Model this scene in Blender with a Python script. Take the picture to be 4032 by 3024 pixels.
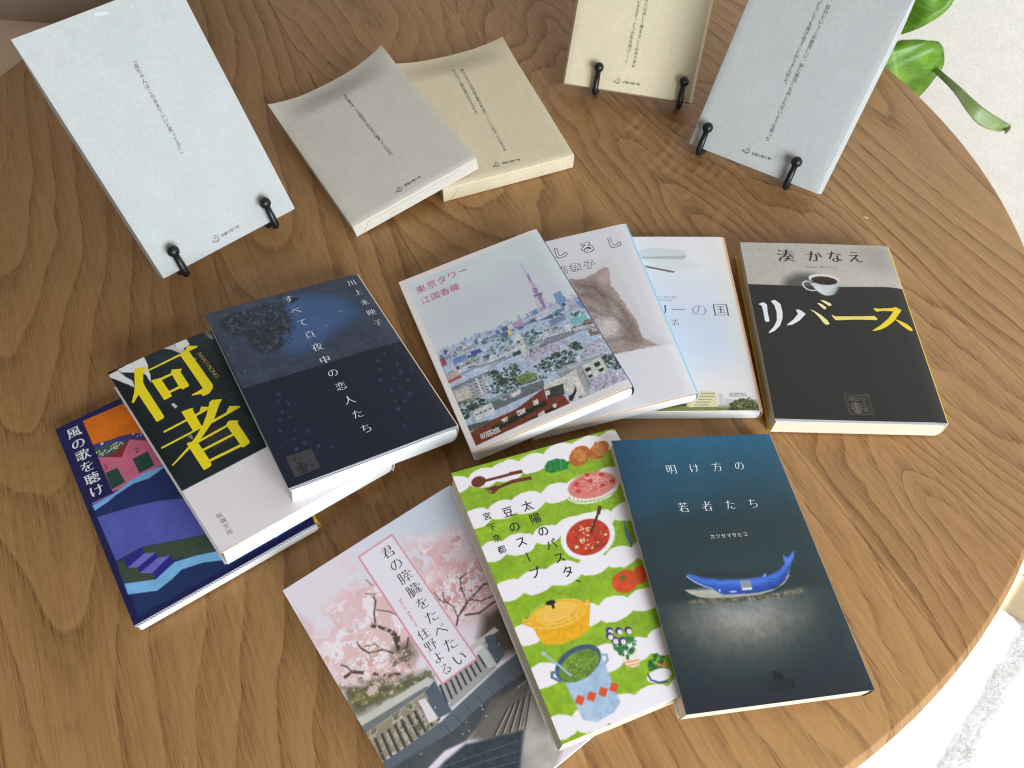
# Still life: paperbacks and paper-wrapped books on a round wooden table
import bpy, bmesh, math, random
import numpy as np
from mathutils import Vector, Matrix, Euler
from mathutils.geometry import interpolate_bezier
for o in list(bpy.data.objects): bpy.data.objects.remove(o)
SC = bpy.context.scene; COL = SC.collection; R = math.radians
# ------------------------------------------------------------------ camera
cam_d = bpy.data.cameras.new('camera'); cam_d.sensor_width = 36.0; cam_d.lens = 27.600
cam_d.clip_start = .01; cam_d.clip_end = 60
cam = bpy.data.objects.new('camera', cam_d); COL.objects.link(cam)
cam.location = (0, 0, 0.42458); cam.rotation_mode = 'ZYX'; cam.rotation_euler = (0.58020, 0, 0.03307)
SC.camera = cam
cam_d.dof.use_dof = True; cam_d.dof.focus_distance = .50; cam_d.dof.aperture_fstop = 22.0
# ------------------------------------------------------------------ light
W = bpy.data.worlds.new('World'); SC.world = W; W.use_nodes = True
bg = W.node_tree.nodes['Background']; bg.inputs[0].default_value = (1.0, .93, .84, 1); bg.inputs[1].default_value = .21
SC.view_settings.view_transform = 'Standard'; SC.view_settings.look = 'None'
SC.cycles.filter_width = 1.15; SC.view_settings.exposure = 0; SC.view_settings.gamma = 1
def area(name, loc, target, sx, sy, power, col, spread=180, xaxis=None):
    d = bpy.data.lights.new(name, 'AREA'); d.shape = 'RECTANGLE'; d.size = sx; d.size_y = sy; d.energy = power; d.color = col
    d.spread = R(spread)
    o = bpy.data.objects.new(name, d); COL.objects.link(o); o.location = loc
    z = (Vector(loc) - Vector(target)).normalized()
    x = Vector(xaxis) if xaxis else Vector((0, 0, 1)).cross(z)
    x = (x - z * x.dot(z)).normalized(); y = z.cross(x)
    o.rotation_euler = Matrix((x, y, z)).transposed().to_euler()
    return o
area('window_light', (.90, -.98, .62), (0, .38, 0), 1.05, .85, 42, (.88, .95, 1.0))
area('room_light', (.25, 1.75, 1.45), (0, .35, 0), 1.3, .8, 20, (1.0, .95, .88))
# the sun through two panes, falling on the rug beside the table
BD = Vector((.674, .738, 0)); BEAM = Vector((-.738 * .6428, .674 * .6428, -.766))
def beam(name, c, width, length, power):
    c = Vector(c); area(name, c - BEAM * 1.3, c, length, width * .766, power, (1, .97, .9), .8, BD)
BN = Vector((.738, -.674, 0))
beam('sun_pane', Vector((.43, .165, -.35)) + BN * .190, .34, .62, 6.5)
beam('sun_pane', Vector((.40, .165, -.35)) - BN * .019, .05, .62, 1.2)
# ------------------------------------------------------------------ helpers
def tag(o, label=None, cat=None, group=None, kind=None):
    if label: o['label'] = label
    if cat: o['category'] = cat
    if group: o['group'] = group
    if kind: o['kind'] = kind
    return o
def empty(name, loc=(0, 0, 0), rot=(0, 0, 0), mode='XYZ'):
    o = bpy.data.objects.new(name, None); COL.objects.link(o); o.empty_display_size = .03
    o.location = loc; o.rotation_mode = mode; o.rotation_euler = rot
    return o
def mesh_obj(name, verts, faces, mats, parent=None, smooth=False, mi=None, uvs=None):
    me = bpy.data.meshes.new(name); me.from_pydata([tuple(v) for v in verts], [], [tuple(f) for f in faces])
    for m in (mats if isinstance(mats, (list, tuple)) else [mats]): me.materials.append(m)
    if mi is not None: me.polygons.foreach_set('material_index', mi)
    if smooth: me.polygons.foreach_set('use_smooth', [True] * len(me.polygons))
    me.update()
    o = bpy.data.objects.new(name, me); COL.objects.link(o)
    if parent: o.parent = parent
    return o
class MB:
    def __init__(s): s.v = []; s.f = []; s.m = []
    def add(s, v, f, m=0):
        n = len(s.v); s.v += [tuple(p) for p in v]; s.f += [tuple(i + n for i in q) for q in f]; s.m += [m] * len(f)
    def box(s, a, b, m=0):
        (x0, y0, z0), (x1, y1, z1) = a, b
        s.add([(x0,y0,z0),(x1,y0,z0),(x1,y1,z0),(x0,y1,z0),(x0,y0,z1),(x1,y0,z1),(x1,y1,z1),(x0,y1,z1)],
              [(0,3,2,1),(4,5,6,7),(0,1,5,4),(1,2,6,5),(2,3,7,6),(3,0,4,7)], m)
    def prism(s, prof, y0, y1, m=0):                 # profile in xz, extruded along y
        n = len(prof); v = [(x, y0, z) for x, z in prof] + [(x, y1, z) for x, z in prof]
        f = [(i, (i + 1) % n, n + (i + 1) % n, n + i) for i in range(n)] + [tuple(range(n))[::-1], tuple(range(n, 2 * n))]
        s.add(v, f, m)
    def tube(s, pts, r, n=12, m=0, cap=True):
        pts = [Vector(p) for p in pts]; rs = r if isinstance(r, (list, tuple)) else [r] * len(pts)
        base = len(s.v); up = None
        for i, p in enumerate(pts):
            t = (pts[min(i + 1, len(pts) - 1)] - pts[max(i - 1, 0)]).normalized()
            if up is None: up = t.orthogonal().normalized()
            up = (up - t * up.dot(t)).normalized(); w = t.cross(up)
            s.v += [tuple(p + (up * math.cos(a) + w * math.sin(a)) * rs[i]) for a in [2 * math.pi * k / n for k in range(n)]]
        for i in range(len(pts) - 1):
            for k in range(n):
                a = base + i * n + k; b = base + i * n + (k + 1) % n
                s.f.append((a, b, b + n, a + n)); s.m.append(m)
        if cap:
            s.f.append(tuple(base + k for k in range(n))[::-1]); s.f.append(tuple(base + (len(pts) - 1) * n + k for k in range(n))); s.m += [m, m]
    def lathe(s, prof, n=48, c=(0, 0, 0), m=0):
        base = len(s.v); k = len(prof)
        for j in range(n):
            a = 2 * math.pi * j / n
            s.v += [(c[0] + r * math.cos(a), c[1] + r * math.sin(a), c[2] + z) for r, z in prof]
        for j in range(n):
            for i in range(k - 1):
                a = base + j * k + i; b = base + ((j + 1) % n) * k + i
                s.f.append((a, b, b + 1, a + 1)); s.m.append(m)
    def build(s, name, mats, parent=None, smooth=False):
        return mesh_obj(name, s.v, s.f, mats, parent, smooth, s.m)
def bevel(o, w=.002, seg=3, ang=40):
    b = o.modifiers.new('bevel', 'BEVEL'); b.width = w; b.segments = seg; b.limit_method = 'ANGLE'; b.angle_limit = R(ang)
    return o
def lin(c):
    c = np.asarray(c, float) / 255.0
    return np.where(c <= .04045, c / 12.92, ((c + .055) / 1.055) ** 2.4)
# ---- node expression helper
class X:
    def __init__(s, nt, sock): s.nt = nt; s.s = sock
    def _m(s, op, *o):
        n = s.nt.nodes.new('ShaderNodeMath'); n.operation = op
        for i, a in enumerate((s,) + o):
            if isinstance(a, X): s.nt.links.new(a.s, n.inputs[i])
            else: n.inputs[i].default_value = a
        return X(s.nt, n.outputs[0])
    def __add__(s, o): return s._m('ADD', o)
    __radd__ = __add__
    def __sub__(s, o): return s._m('SUBTRACT', o)
    def __mul__(s, o): return s._m('MULTIPLY', o)
    __rmul__ = __mul__
    def fr(s): return s._m('FRACT')
    def pw(s, e): return s._m('POWER', e)
    def mx(s, e): return s._m('MAXIMUM', e)
    def mn(s, e): return s._m('MINIMUM', e)
    def ab(s): return s._m('ABSOLUTE')
    def sin(s): return s._m('SINE')
    def sm(s, a, b):
        n = s.nt.nodes.new('ShaderNodeMapRange'); n.interpolation_type = 'SMOOTHSTEP'; s.nt.links.new(s.s, n.inputs[0])
        n.inputs[1].default_value = a; n.inputs[2].default_value = b
        return X(s.nt, n.outputs[0])
    def steps(s, edges, vals, lo, hi):               # piecewise constant of s
        n = s.nt.nodes.new('ShaderNodeValToRGB'); n.color_ramp.interpolation = 'CONSTANT'
        mn, mx = min(vals), max(vals); sp = (mx - mn) or 1
        t = (s - lo) * (1 / (hi - lo)); s.nt.links.new(t.s, n.inputs[0]); cr = n.color_ramp
        pos = [0.0] + [(e - lo) / (hi - lo) for e in edges]
        while len(cr.elements) < len(vals): cr.elements.new(.5)
        for e, p, v in zip(cr.elements, pos, vals): e.position = p
        for e, v in zip(cr.elements, vals): g = (v - mn) / sp; e.color = (g, g, g, 1)
        return X(s.nt, n.outputs[0]) * sp + mn
def vec(nt, x, y, z):
    n = nt.nodes.new('ShaderNodeCombineXYZ')
    for i, a in enumerate((x, y, z)):
        if isinstance(a, X): nt.links.new(a.s, n.inputs[i])
        else: n.inputs[i].default_value = a
    return n.outputs[0]
def noise(nt, v, scale=1, detail=2, rough=.5, dist=0):
    n = nt.nodes.new('ShaderNodeTexNoise'); nt.links.new(v, n.inputs['Vector']); n.inputs['Scale'].default_value = scale
    n.inputs['Detail'].default_value = detail; n.inputs['Roughness'].default_value = rough; n.inputs['Distortion'].default_value = dist
    return X(nt, n.outputs[0])
def objco(nt):
    n = nt.nodes.new('ShaderNodeTexCoord'); s = nt.nodes.new('ShaderNodeSeparateXYZ'); nt.links.new(n.outputs['Object'], s.inputs[0])
    return n.outputs['Object'], X(nt, s.outputs[0]), X(nt, s.outputs[1]), X(nt, s.outputs[2])
def mix(nt, f, a, b):
    n = nt.nodes.new('ShaderNodeMix'); n.data_type = 'RGBA'
    if isinstance(f, X): nt.links.new(f.s, n.inputs[0])
    else: n.inputs[0].default_value = f
    for i, c in ((6, a), (7, b)):
        if isinstance(c, (tuple, list, np.ndarray)): n.inputs[i].default_value = tuple(c)[:3] + (1,)
        else: nt.links.new(c, n.inputs[i])
    return n.outputs[2]
def bump(nt, h, dist, strength=1):
    n = nt.nodes.new('ShaderNodeBump'); n.inputs['Distance'].default_value = dist; n.inputs['Strength'].default_value = strength
    nt.links.new(h.s, n.inputs['Height']); return n.outputs[0]
def new_mat(name, col=(.8, .8, .8), rough=.5, spec=.5):
    m = bpy.data.materials.new(name); m.use_nodes = True; b = m.node_tree.nodes['Principled BSDF']
    b.inputs['Base Color'].default_value = tuple(col)[:3] + (1,); b.inputs['Roughness'].default_value = rough
    b.inputs['Specular IOR Level'].default_value = spec
    return m, m.node_tree, b
_inks = {}
def ink(rgb, rough=.45):
    k = (tuple(rgb), rough)
    if k not in _inks:
        m, nt, b = new_mat('ink', lin(rgb), rough, .4)
        co, x, y, z = objco(nt); n = noise(nt, co, 900, 2)
        c = lin(rgb); nt.links.new(mix(nt, n, c * .9, np.minimum(c * 1.08 + .002, 1)), b.inputs['Base Color']); _inks[k] = m
    return _inks[k]
# ------------------------------------------------------------------ materials
def wood_mat():
    m, nt, b = new_mat('oiled_wood', (.3, .2, .1), .42, .42)
    co, x, y, z = objco(nt)
    u = x * .469 - y * .883; v = x * .883 + y * .469
    ED = [-.36, -.19, -.015, .115, .266, .434]
    S = lambda vals: v.steps(ED, vals, -.6, .7)
    vc = S([-.43, -.255, -.150, .03, .20, .325, .545]); N = S([3.4, 3.2, 5.2, 7.0, 6.5, 8.5, 6.5])
    B = S([2.2, -2.6, 2.4, .9, 2.2, -2.3, .8]); sd = S([0, 3, 7, 11, 16, 22, 29]); c0 = S([.03, .05, .06, .3, .04, .06, .10])
    jag = S([.5, .45, .55, .35, 1.0, 1.7, .4]); wv = S([1.7, 1.9, 1.0, .55, 1.7, 2.2, .8])
    big = noise(nt, vec(nt, u * 2.6, v * 7, sd), 1, 2, .45) - .5
    mid = noise(nt, vec(nt, u * 13, v * 24, sd), 1, 2, .5) - .5
    fin = noise(nt, vec(nt, u * 150, v * 70, sd), 1, 3, .65) - .5
    dv = (v - vc) * (1 / .085)
    f = ((dv * dv + c0).pw(.5) + u * B + big * wv) * N + mid * jag * 1.3 + fin * jag * .16
    r = f.fr(); q = r * -1.0 + 1.0; dark = ((q.pw(5) * .46 + q.pw(1.2) * .42) * S([.72, .70, .85, .95, .9, .85, 1.0])) * r.sm(0, .06)
    wid = noise(nt, vec(nt, f * .9, sd, 2.0), 1, 1, .5).sm(.25, .75)               # some rings strong, some faint
    pores = noise(nt, vec(nt, u * 48, v * 1500, 1.0), 1, 3, .65).sm(.50, .66); str_ = noise(nt, vec(nt, u * 9, v * 330, 8.0), 1, 3, .6) - .5
    r3 = (f * 3.3 + mid * 2.0).fr(); d3 = (r3 * -1.0 + 1.0).pw(3) * r3.sm(0, .12)
    fib = noise(nt, vec(nt, u * 16, v * 700, 5.0), 1, 3, .7)
    blot = noise(nt, vec(nt, u * 4, v * 10, sd), 1, 2, .5)
    cath = noise(nt, vec(nt, u * 42 + v * 80, v * 22 - u * 9, sd), 1, 2, .6, 1.2)      # curl figure
    curl = S([.15, .1, .05, .1, .9, .9, .2])
    seam = X(nt, v.s) * 0
    for e in ED: seam = seam.mx((v - e).ab().sm(.0009, .0003))
    du = u + .385; dw = v - .345; figm = (du * du * 90.0 + dw * dw * 260.0).sm(1.0, .15)
    wp = noise(nt, vec(nt, u * 20, v * 26, 3.0), 1, 2, .5); rm = noise(nt, vec(nt, u * 40 + v * 12, v * 34, 9.0), 1, 2, .5).sm(.46, .64)
    rip = (((u * .85 + v * .42) * 640.0 + wp * 9.0).sin() * .5 + .5) * rm
    k = dark * (wid * .70 + .16) + pores * (dark * 1.2 + .26) * .55 + (fib - .5) * .60 + str_ * .60 + d3 * .13 + (blot - .5) * .62 + (cath - .5) * curl * .40 + seam * .34 + (rip * -1.0 + .3) * figm * .24
    tone = S([.18, .12, .03, .10, -.03, .18, .06])
    k = (k + tone).mx(0).mn(1)
    c1 = mix(nt, k, (.415, .222, .084), (.148, .056, .0145))
    nt.links.new(c1, b.inputs['Base Color'])
    rg = (k * .12) + (fib * .1) + .27; nt.links.new(rg.s, b.inputs['Roughness'])
    nt.links.new(bump(nt, k * -1.0 + cath * curl * .9 + rip * figm * .9, .00035, .7), b.inputs['Normal'])
    return m
def paper_mat(name, base, warm):
    m, nt, b = new_mat(name, base, .75, .25)
    co, x, y, z = objco(nt)
    n1 = noise(nt, co, 400, 4, .7); n2 = noise(nt, co, 900, 2, .6); n3 = noise(nt, co, 55, 2, .5); n4 = noise(nt, co, 700, 3, .7, 1.5)
    k = n1 * .45 + n2 * .2 + n3 * .2 + n4.sm(.56, .72) * .2
    c = np.array(base)
    nt.links.new(mix(nt, k.sm(.25, .85), c * .86, np.minimum(c * np.array(warm) * 1.12, .9)), b.inputs['Base Color'])
    nt.links.new(bump(nt, n1 + n2 * .5, .00025, .6), b.inputs['Normal'])
    return m
def pages_mat(name, col):
    m, nt, b = new_mat(name, col, .8, .15)
    co, x, y, z = objco(nt)
    n = noise(nt, vec(nt, x * 12, y * 12, z * 2900), 1, 2, .6); n2 = noise(nt, vec(nt, x * 60, y * 60, z * 1400), 1, 2, .5)
    c = np.array(col); nt.links.new(mix(nt, n * .55 + n2 * .45, c * .62, np.minimum(c * 1.12, .94)), b.inputs['Base Color'])
    nt.links.new(bump(nt, n, .0002, .5), b.inputs['Normal'])
    return m
def cover_mat(rough):
    m, nt, b = new_mat('printed_cover', (.5, .5, .5), rough, .36)
    a = nt.nodes.new('ShaderNodeAttribute'); a.attribute_name = 'print'; nt.links.new(a.outputs['Color'], b.inputs['Base Color'])
    co, x, y, z = objco(nt); n = noise(nt, co, 260, 3, .5); n2 = noise(nt, co, 30, 2, .5)
    nt.links.new(bump(nt, n * .25 + n2, .0006, .25), b.inputs['Normal'])
    nt.links.new((n * .1 + (rough - .05)).s, b.inputs['Roughness'])
    return m
MAT_COVER = cover_mat(.33); MAT_MATTE = cover_mat(.44)
MAT_PAGES = pages_mat('page_edges', lin((248, 246, 242))); MAT_PAGES_Y = pages_mat('yellowed_page_edges', lin((236, 226, 202)))
MAT_WHITE = pages_mat('white_stock', lin((243, 240, 238)))
BLACK, _nt, _b = new_mat('black_enamel', (.008, .008, .010), .38, .5)
_co, _x, _y, _z = objco(_nt); _nt.links.new(bump(_nt, noise(_nt, _co, 700, 2), .0002, .3), _b.inputs['Normal'])
def stripe_mat(c1, c2):
    m, nt, b = new_mat('striped_board', c1, .5, .3); co, x, y, z = objco(nt)
    s = ((x + y * .9) * 620.0).fr().sm(.42, .58)
    nt.links.new(mix(nt, s, lin(c1), lin(c2)), b.inputs['Base Color']); return m
MAT_STRIPE = stripe_mat((240, 240, 245), (150, 152, 170))
# ------------------------------------------------------------------ glyphs (from Blender's built-in font, reshaped on a small grid)
_pol = {}
def outlines(ch):
    if ch in _pol: return _pol[ch]
    cu = bpy.data.curves.new('glyph', 'FONT'); cu.body = ch; cu.size = 1
    o = bpy.data.objects.new('glyph', cu); COL.objects.link(o)
    c = o.to_curve(bpy.context.evaluated_depsgraph_get()); out = []
    for s in c.splines:
        bp = s.bezier_points; P = []
        for i in range(len(bp)):
            a, b2 = bp[i], bp[(i + 1) % len(bp)]
            P += [(p.x, p.y) for p in interpolate_bezier(a.co, a.handle_right, b2.handle_left, b2.co, 7)[:-1]]
        if len(P) > 2: out.append(np.array(P))
    o.to_curve_clear(); bpy.data.objects.remove(o); bpy.data.curves.remove(cu)
    _pol[ch] = out; return out
def raster(polys, x0, y0, n, m, h, ss=4):           # nonzero fill coverage on an m x n grid of cell h
    H = h / ss; acc = np.zeros((m * ss, n * ss + 2), np.int32)
    ys = y0 + (np.arange(m * ss) + .5) * H
    for P in polys:
        A = P; B = np.roll(P, -1, 0)
        for (ax, ay), (bx, by) in zip(A, B):
            if ay == by: continue
            lo, hi, sg = (ay, by, 1) if ay < by else (by, ay, -1)
            k = np.nonzero((ys >= lo) & (ys < hi))[0]
            if len(k) == 0: continue
            xs = ax + (ys[k] - ay) * (bx - ax) / (by - ay)
            j = np.clip(np.ceil((xs - x0) / H - .5).astype(int), 0, n * ss + 1); acc[k, j] += sg
    ins = (np.cumsum(acc, 1)[:, :n * ss] != 0).astype(float)
    return ins.reshape(m, ss, n, ss).mean((1, 3))
def shift(G, dx, dy):                                # fractional shift in cells
    def sh(G, d, ax):
        i = math.floor(d); f = d - i
        a = np.roll(G, i, ax); b2 = np.roll(G, i + 1, ax); return a * (1 - f) + b2 * f
    if dx: G = sh(G, dx, 1)
    if dy: G = sh(G, dy, 0)
    return G
def blur(G):
    for ax in (0, 1): G = (np.roll(G, 1, ax) + 2 * G + np.roll(G, -1, ax)) / 4
    return G
STY = dict(gothic=(0, 0, 0), light=(.014, -.014, 0), medium=(-.005, .009, 0), thin=(.024, -.022, 0), mincho=(.021, .0, 0), minthin=(.024, -.012, 0),
           minbold=(.012, .020, 0), bold=(-.018, .02, 0), round=(-.02, .02, 1), fat=(-.062, .062, 1))
_gl = {}
def contour(G, x0, y0, h):                           # marching squares -> verts, faces
    V = {}; F = []
    def vid(k, p):
        if k not in V: V[k] = (len(V), p)
        return V[k][0]
    m, n = G.shape; T = .5
    c = (G > T); cs = c[:-1, :-1].astype(int) + 2 * c[:-1, 1:] + 4 * c[1:, 1:] + 8 * c[1:, :-1]
    X_ = lambda j: x0 + (j + .5) * h
    Y_ = lambda i: y0 + (i + .5) * h
    def corner(i, j): return vid((i, j), (X_(j), Y_(i)))
    def edge(i, j, i2, j2):
        a, b2 = G[i, j], G[i2, j2]; t = (T - a) / (b2 - a)
        return vid((i, j, i2, j2), (X_(j + (j2 - j) * t), Y_(i + (i2 - i) * t)))
    for i in range(m - 1):
        row = cs[i]; j = 0; nz = np.nonzero(row)[0]
        if len(nz) == 0: continue
        j = nz[0]
        while j <= nz[-1]:
            k = row[j]
            if k == 0: j += 1; continue
            if k == 15:
                j2 = j
                while j2 < n - 1 and row[j2] == 15: j2 += 1
                F.append((corner(i, j), corner(i, j2), corner(i + 1, j2), corner(i + 1, j))); j = j2; continue
            cr = [(i, j), (i, j + 1), (i + 1, j + 1), (i + 1, j)]; ins = [k & 1, k & 2, k & 4, k & 8]; poly = []
            for q in range(4):
                a, b2 = cr[q], cr[(q + 1) % 4]
                if ins[q]: poly.append(corner(*a))
                if bool(ins[q]) != bool(ins[(q + 1) % 4]):
                    lo, hi = (a, b2) if a < b2 else (b2, a); poly.append(edge(*lo, *hi))
            if len(poly) > 2: F.append(tuple(poly))
            j += 1
    vs = [None] * len(V)
    for idx, p in V.values(): vs[idx] = p
    return vs, F
def glyph(ch, style='gothic', n=0):
    key = (ch, style, n)
    if key in _gl: return _gl[key]
    n = n or 56; pad = .14; h = (1 + 2 * pad) / n
    G = raster(outlines(ch), -pad, -.12 - pad, n, n, h)
    ey, dx, rnd = STY[style]
    if ey > 0: G = np.minimum(shift(G, 0, ey / h), shift(G, 0, -ey / h))
    if ey < 0: G = np.maximum(np.maximum(shift(G, 0, ey / h), shift(G, 0, -ey / h)), G)
    if dx > 0: G = np.maximum(np.maximum(shift(G, dx / h, 0), shift(G, -dx / h, 0)), G)
    if dx < 0: G = np.minimum(shift(G, dx / h, 0), shift(G, -dx / h, 0))
    if rnd: G = blur(blur(G))
    vs, fs = contour(G, -pad - .5, -.12 - pad - .36, h)     # em centre at the origin
    _gl[key] = (np.array(vs) if vs else np.zeros((0, 2)), fs); return _gl[key]
VROT = set('「」ー—～（）…')
class Print:                                          # collects lettering and marks lying on a cover
    def __init__(s, zf, lift=.00006): s.v = []; s.f = []; s.m = []; s.mats = []; s.zf = zf; s.lift = lift
    def mi(s, m):
        if m not in s.mats: s.mats.append(m)
        return s.mats.index(m)
    def add(s, P, fs, m, lift=0):                     # P in mm
        n = len(s.v); k = s.mi(m); P = np.asarray(P)
        s.v += [(x / 1000, y / 1000, s.zf(x / 1000, y / 1000) + s.lift + lift) for x, y in P]
        s.f += [tuple(i + n for i in q) for q in fs]; s.m += [k] * len(fs)
    def text(s, txt, p0, p1, size, rgb, style='gothic', vert=True, rot=0, sx=1, lift=0, n=0):
        m = ink(rgb); p0 = np.array(p0, float); p1 = np.array(p1, float); k = max(len(txt) - 1, 1)
        for i, ch in enumerate(txt):
            if ch in ' \u3000': continue
            c = p0 + (p1 - p0) * i / k; V, F = glyph(ch, style, n); V = V.copy()
            if len(V) == 0: continue
            if ord(ch) < 0x3000 and ch not in VROT: V[:, 0] -= (V[:, 0].min() + V[:, 0].max()) / 2
            if vert:
                if ch in VROT: V = np.stack([V[:, 1], -V[:, 0]], 1)
                elif ch in '、。': V = V + np.array([.58, .55])
                elif ch in 'ゃゅょっァィゥェォャュョッ': V = V + np.array([.1, .08])
            V = V * size; V[:, 0] *= sx
            if rot: a = R(rot); V = V @ np.array([[math.cos(a), math.sin(a)], [-math.sin(a), math.cos(a)]])
            s.add(V + c, F, m, lift)
    def polys(s, ps, rgb, lift=0, hs=(), cell=.35):   # filled shapes, holes in hs, rounded by the grid
        A = np.concatenate([np.array(p) for p in ps]); x0, y0 = A.min(0) - 2 * cell; x1, y1 = A.max(0) + 2 * cell
        n = int((x1 - x0) / cell) + 1; k = int((y1 - y0) / cell) + 1; G = np.zeros((k, n))
        for p in ps: G = np.maximum(G, raster([np.array(p)], x0, y0, n, k, cell))
        for p in hs: G = np.minimum(G, 1 - raster([np.array(p)], x0, y0, n, k, cell))
        v, f = contour(G, x0, y0, cell)
        if f: s.add(v, f, ink(rgb), lift)
    def line(s, pts, w, rgb, lift=0, close=False):
        P = np.array(pts, float)
        if close: P = np.vstack([P, P[:1]])
        for a, b2 in zip(P[:-1], P[1:]):
            d = b2 - a; L = np.hypot(*d) or 1; d = d / L; nrm = np.array([-d[1], d[0]]) * w / 2; e = d * w * .45
            s.add([a - e - nrm, b2 + e - nrm, b2 + e + nrm, a - e + nrm], [(0, 1, 2, 3)], ink(rgb), lift)
    def build(s, name, parent): return mesh_obj(name, s.v, s.f, s.mats, parent, False, s.m)
# ------------------------------------------------------------------ cover printing on a fine vertex grid
def fbm(ny, nx, cell, seed, octv=3):
    rg = np.random.RandomState(seed); out = np.zeros((ny, nx)); amp = 1; tot = 0
    for o in range(octv):
        c = max(cell / 2 ** o, 1.0); gy, gx = int(ny / c) + 3, int(nx / c) + 3; g = rg.rand(gy, gx)
        yy = np.arange(ny) / c; xx = np.arange(nx) / c; y0 = yy.astype(int); x0 = xx.astype(int)
        fy = (yy - y0)[:, None]; fx = (xx - x0)[None]; fy = fy * fy * (3 - 2 * fy); fx = fx * fx * (3 - 2 * fx)
        a = g[y0][:, x0]; b2 = g[y0][:, x0 + 1]; c2 = g[y0 + 1][:, x0]; d = g[y0 + 1][:, x0 + 1]
        out += amp * ((a * (1 - fx) + b2 * fx) * (1 - fy) + (c2 * (1 - fx) + d * fx) * fy); tot += amp; amp *= .55
    return out / tot
def E3(p, n=28):                                      # ellipse from centre and two edge points
    c, a, b2 = [np.array(q) for q in p]
    return [tuple(c + (a - c) * math.cos(t) + (b2 - c) * math.sin(t)) for t in np.linspace(0, 2 * math.pi, n, endpoint=False)]
class Art:
    def __init__(s, w, h, rgb, step=.4):
        s.w, s.h = w, h; s.nx = int(w / step) + 1; s.ny = int(h / step) + 1
        s.x = np.linspace(-w / 2, w / 2, s.nx); s.y = np.linspace(-h / 2, h / 2, s.ny); s.st = step
        s.C = np.ones((s.ny, s.nx, 3)) * np.array(rgb, float); s.X, s.Y = np.meshgrid(s.x, s.y); s.clip = None
    def n(s, mm, seed, o=3): return fbm(s.ny, s.nx, mm / s.st, seed, o)
    def put(s, M, rgb, sl=None):
        sl = sl or (slice(None), slice(None))
        if s.clip is not None: M = M * s.clip[sl]
        col = np.array(rgb, float)
        s.C[sl] = s.C[sl] * (1 - M[..., None]) + col * M[..., None]
    def mask(s, pts, soft=.3, wob=None):
        P = np.array(pts, float); pd = soft + 1
        i0, i1 = np.searchsorted(s.y, [P[:, 1].min() - pd, P[:, 1].max() + pd]); j0, j1 = np.searchsorted(s.x, [P[:, 0].min() - pd, P[:, 0].max() + pd])
        if i1 <= i0 or j1 <= j0: return None, None
        sl = (slice(i0, i1), slice(j0, j1)); x = s.X[sl]; y = s.Y[sl]
        if wob is not None: x = x + wob[0][sl]; y = y + wob[1][sl]
        d = np.full(x.shape, 1e9); ins = np.zeros(x.shape, bool)
        for (ax, ay), (bx, by) in zip(P, np.roll(P, -1, 0)):
            ex, ey = bx - ax, by - ay; L = ex * ex + ey * ey + 1e-12
            t = np.clip(((x - ax) * ex + (y - ay) * ey) / L, 0, 1)
            d = np.minimum(d, (x - ax - t * ex) ** 2 + (y - ay - t * ey) ** 2)
            if ay != by: ins ^= ((ay > y) != (by > y)) & (x < ex * (y - ay) / ey + ax)
        d = np.sqrt(d) * np.where(ins, -1, 1)
        return np.clip(.5 - d / (2 * max(soft, .12)), 0, 1), sl
    def poly(s, pts, rgb, soft=.25, a=1.0, wob=None, tex=None, amp=0):
        M, sl = s.mask(pts, soft, wob)
        if M is None: return
        rgb = np.array(rgb, float)
        if tex is not None: rgb = rgb * (1 + amp * (tex[sl][..., None] - .5))
        s.put(M * a, rgb, sl)
    def ell(s, p, rgb, **k): s.poly(E3(p), rgb, **k)
    def circ(s, c, r, rgb, ry=None, **k): s.poly([(c[0] + r * math.cos(t), c[1] + (ry or r) * math.sin(t)) for t in np.linspace(0, 2 * math.pi, 14, endpoint=False)], rgb, **k)
    def box(s, x, y, w, h, rgb, **k): s.poly([(x, y), (x + w, y), (x + w, y + h), (x, y + h)], rgb, **k)
    def line(s, pts, w, rgb, soft=.2, a=1.0):
        P = np.array(pts, float)
        for (ax, ay), (bx, by) in zip(P[:-1], P[1:]):
            dx, dy = bx - ax, by - ay; L = math.hypot(dx, dy) or 1; nx, ny = -dy / L * w / 2, dx / L * w / 2; ex, ey = dx / L * w * .3, dy / L * w * .3
            s.poly([(ax - ex - nx, ay - ey - ny), (bx + ex - nx, by + ey - ny), (bx + ex + nx, by + ey + ny), (ax - ex + nx, ay - ey + ny)], rgb, soft, a)
    def wobble(s, mm, amp, seed): return ((s.n(mm, seed) - .5) * 2 * amp, (s.n(mm, seed + 1) - .5) * 2 * amp)
    def speck(s, pts, count, r0, r1, cols, seed, a=.9, soft=.25):   # random dabs inside a polygon
        rg = random.Random(seed); P = np.array(pts); lo, hi = P.min(0), P.max(0); k = 0; tries = 0
        while k < count and tries < count * 20:
            tries += 1; x = rg.uniform(lo[0], hi[0]); y = rg.uniform(lo[1], hi[1]); ins = False
            for (ax, ay), (bx, by) in zip(P, np.roll(P, -1, 0)):
                if (ay > y) != (by > y) and x < (bx - ax) * (y - ay) / (by - ay) + ax: ins = not ins
            if not ins: continue
            k += 1; r = rg.uniform(r0, r1); c = np.array(rg.choice(cols), float) * rg.uniform(.93, 1.06)
            t0 = rg.uniform(0, 6); s.poly([(x + r * rg.uniform(.6, 1.1) * math.cos(t0 + q * 1.05), y + r * rg.uniform(.5, 1.0) * math.sin(t0 + q * 1.05)) for q in range(6)], c, soft, a)
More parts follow.
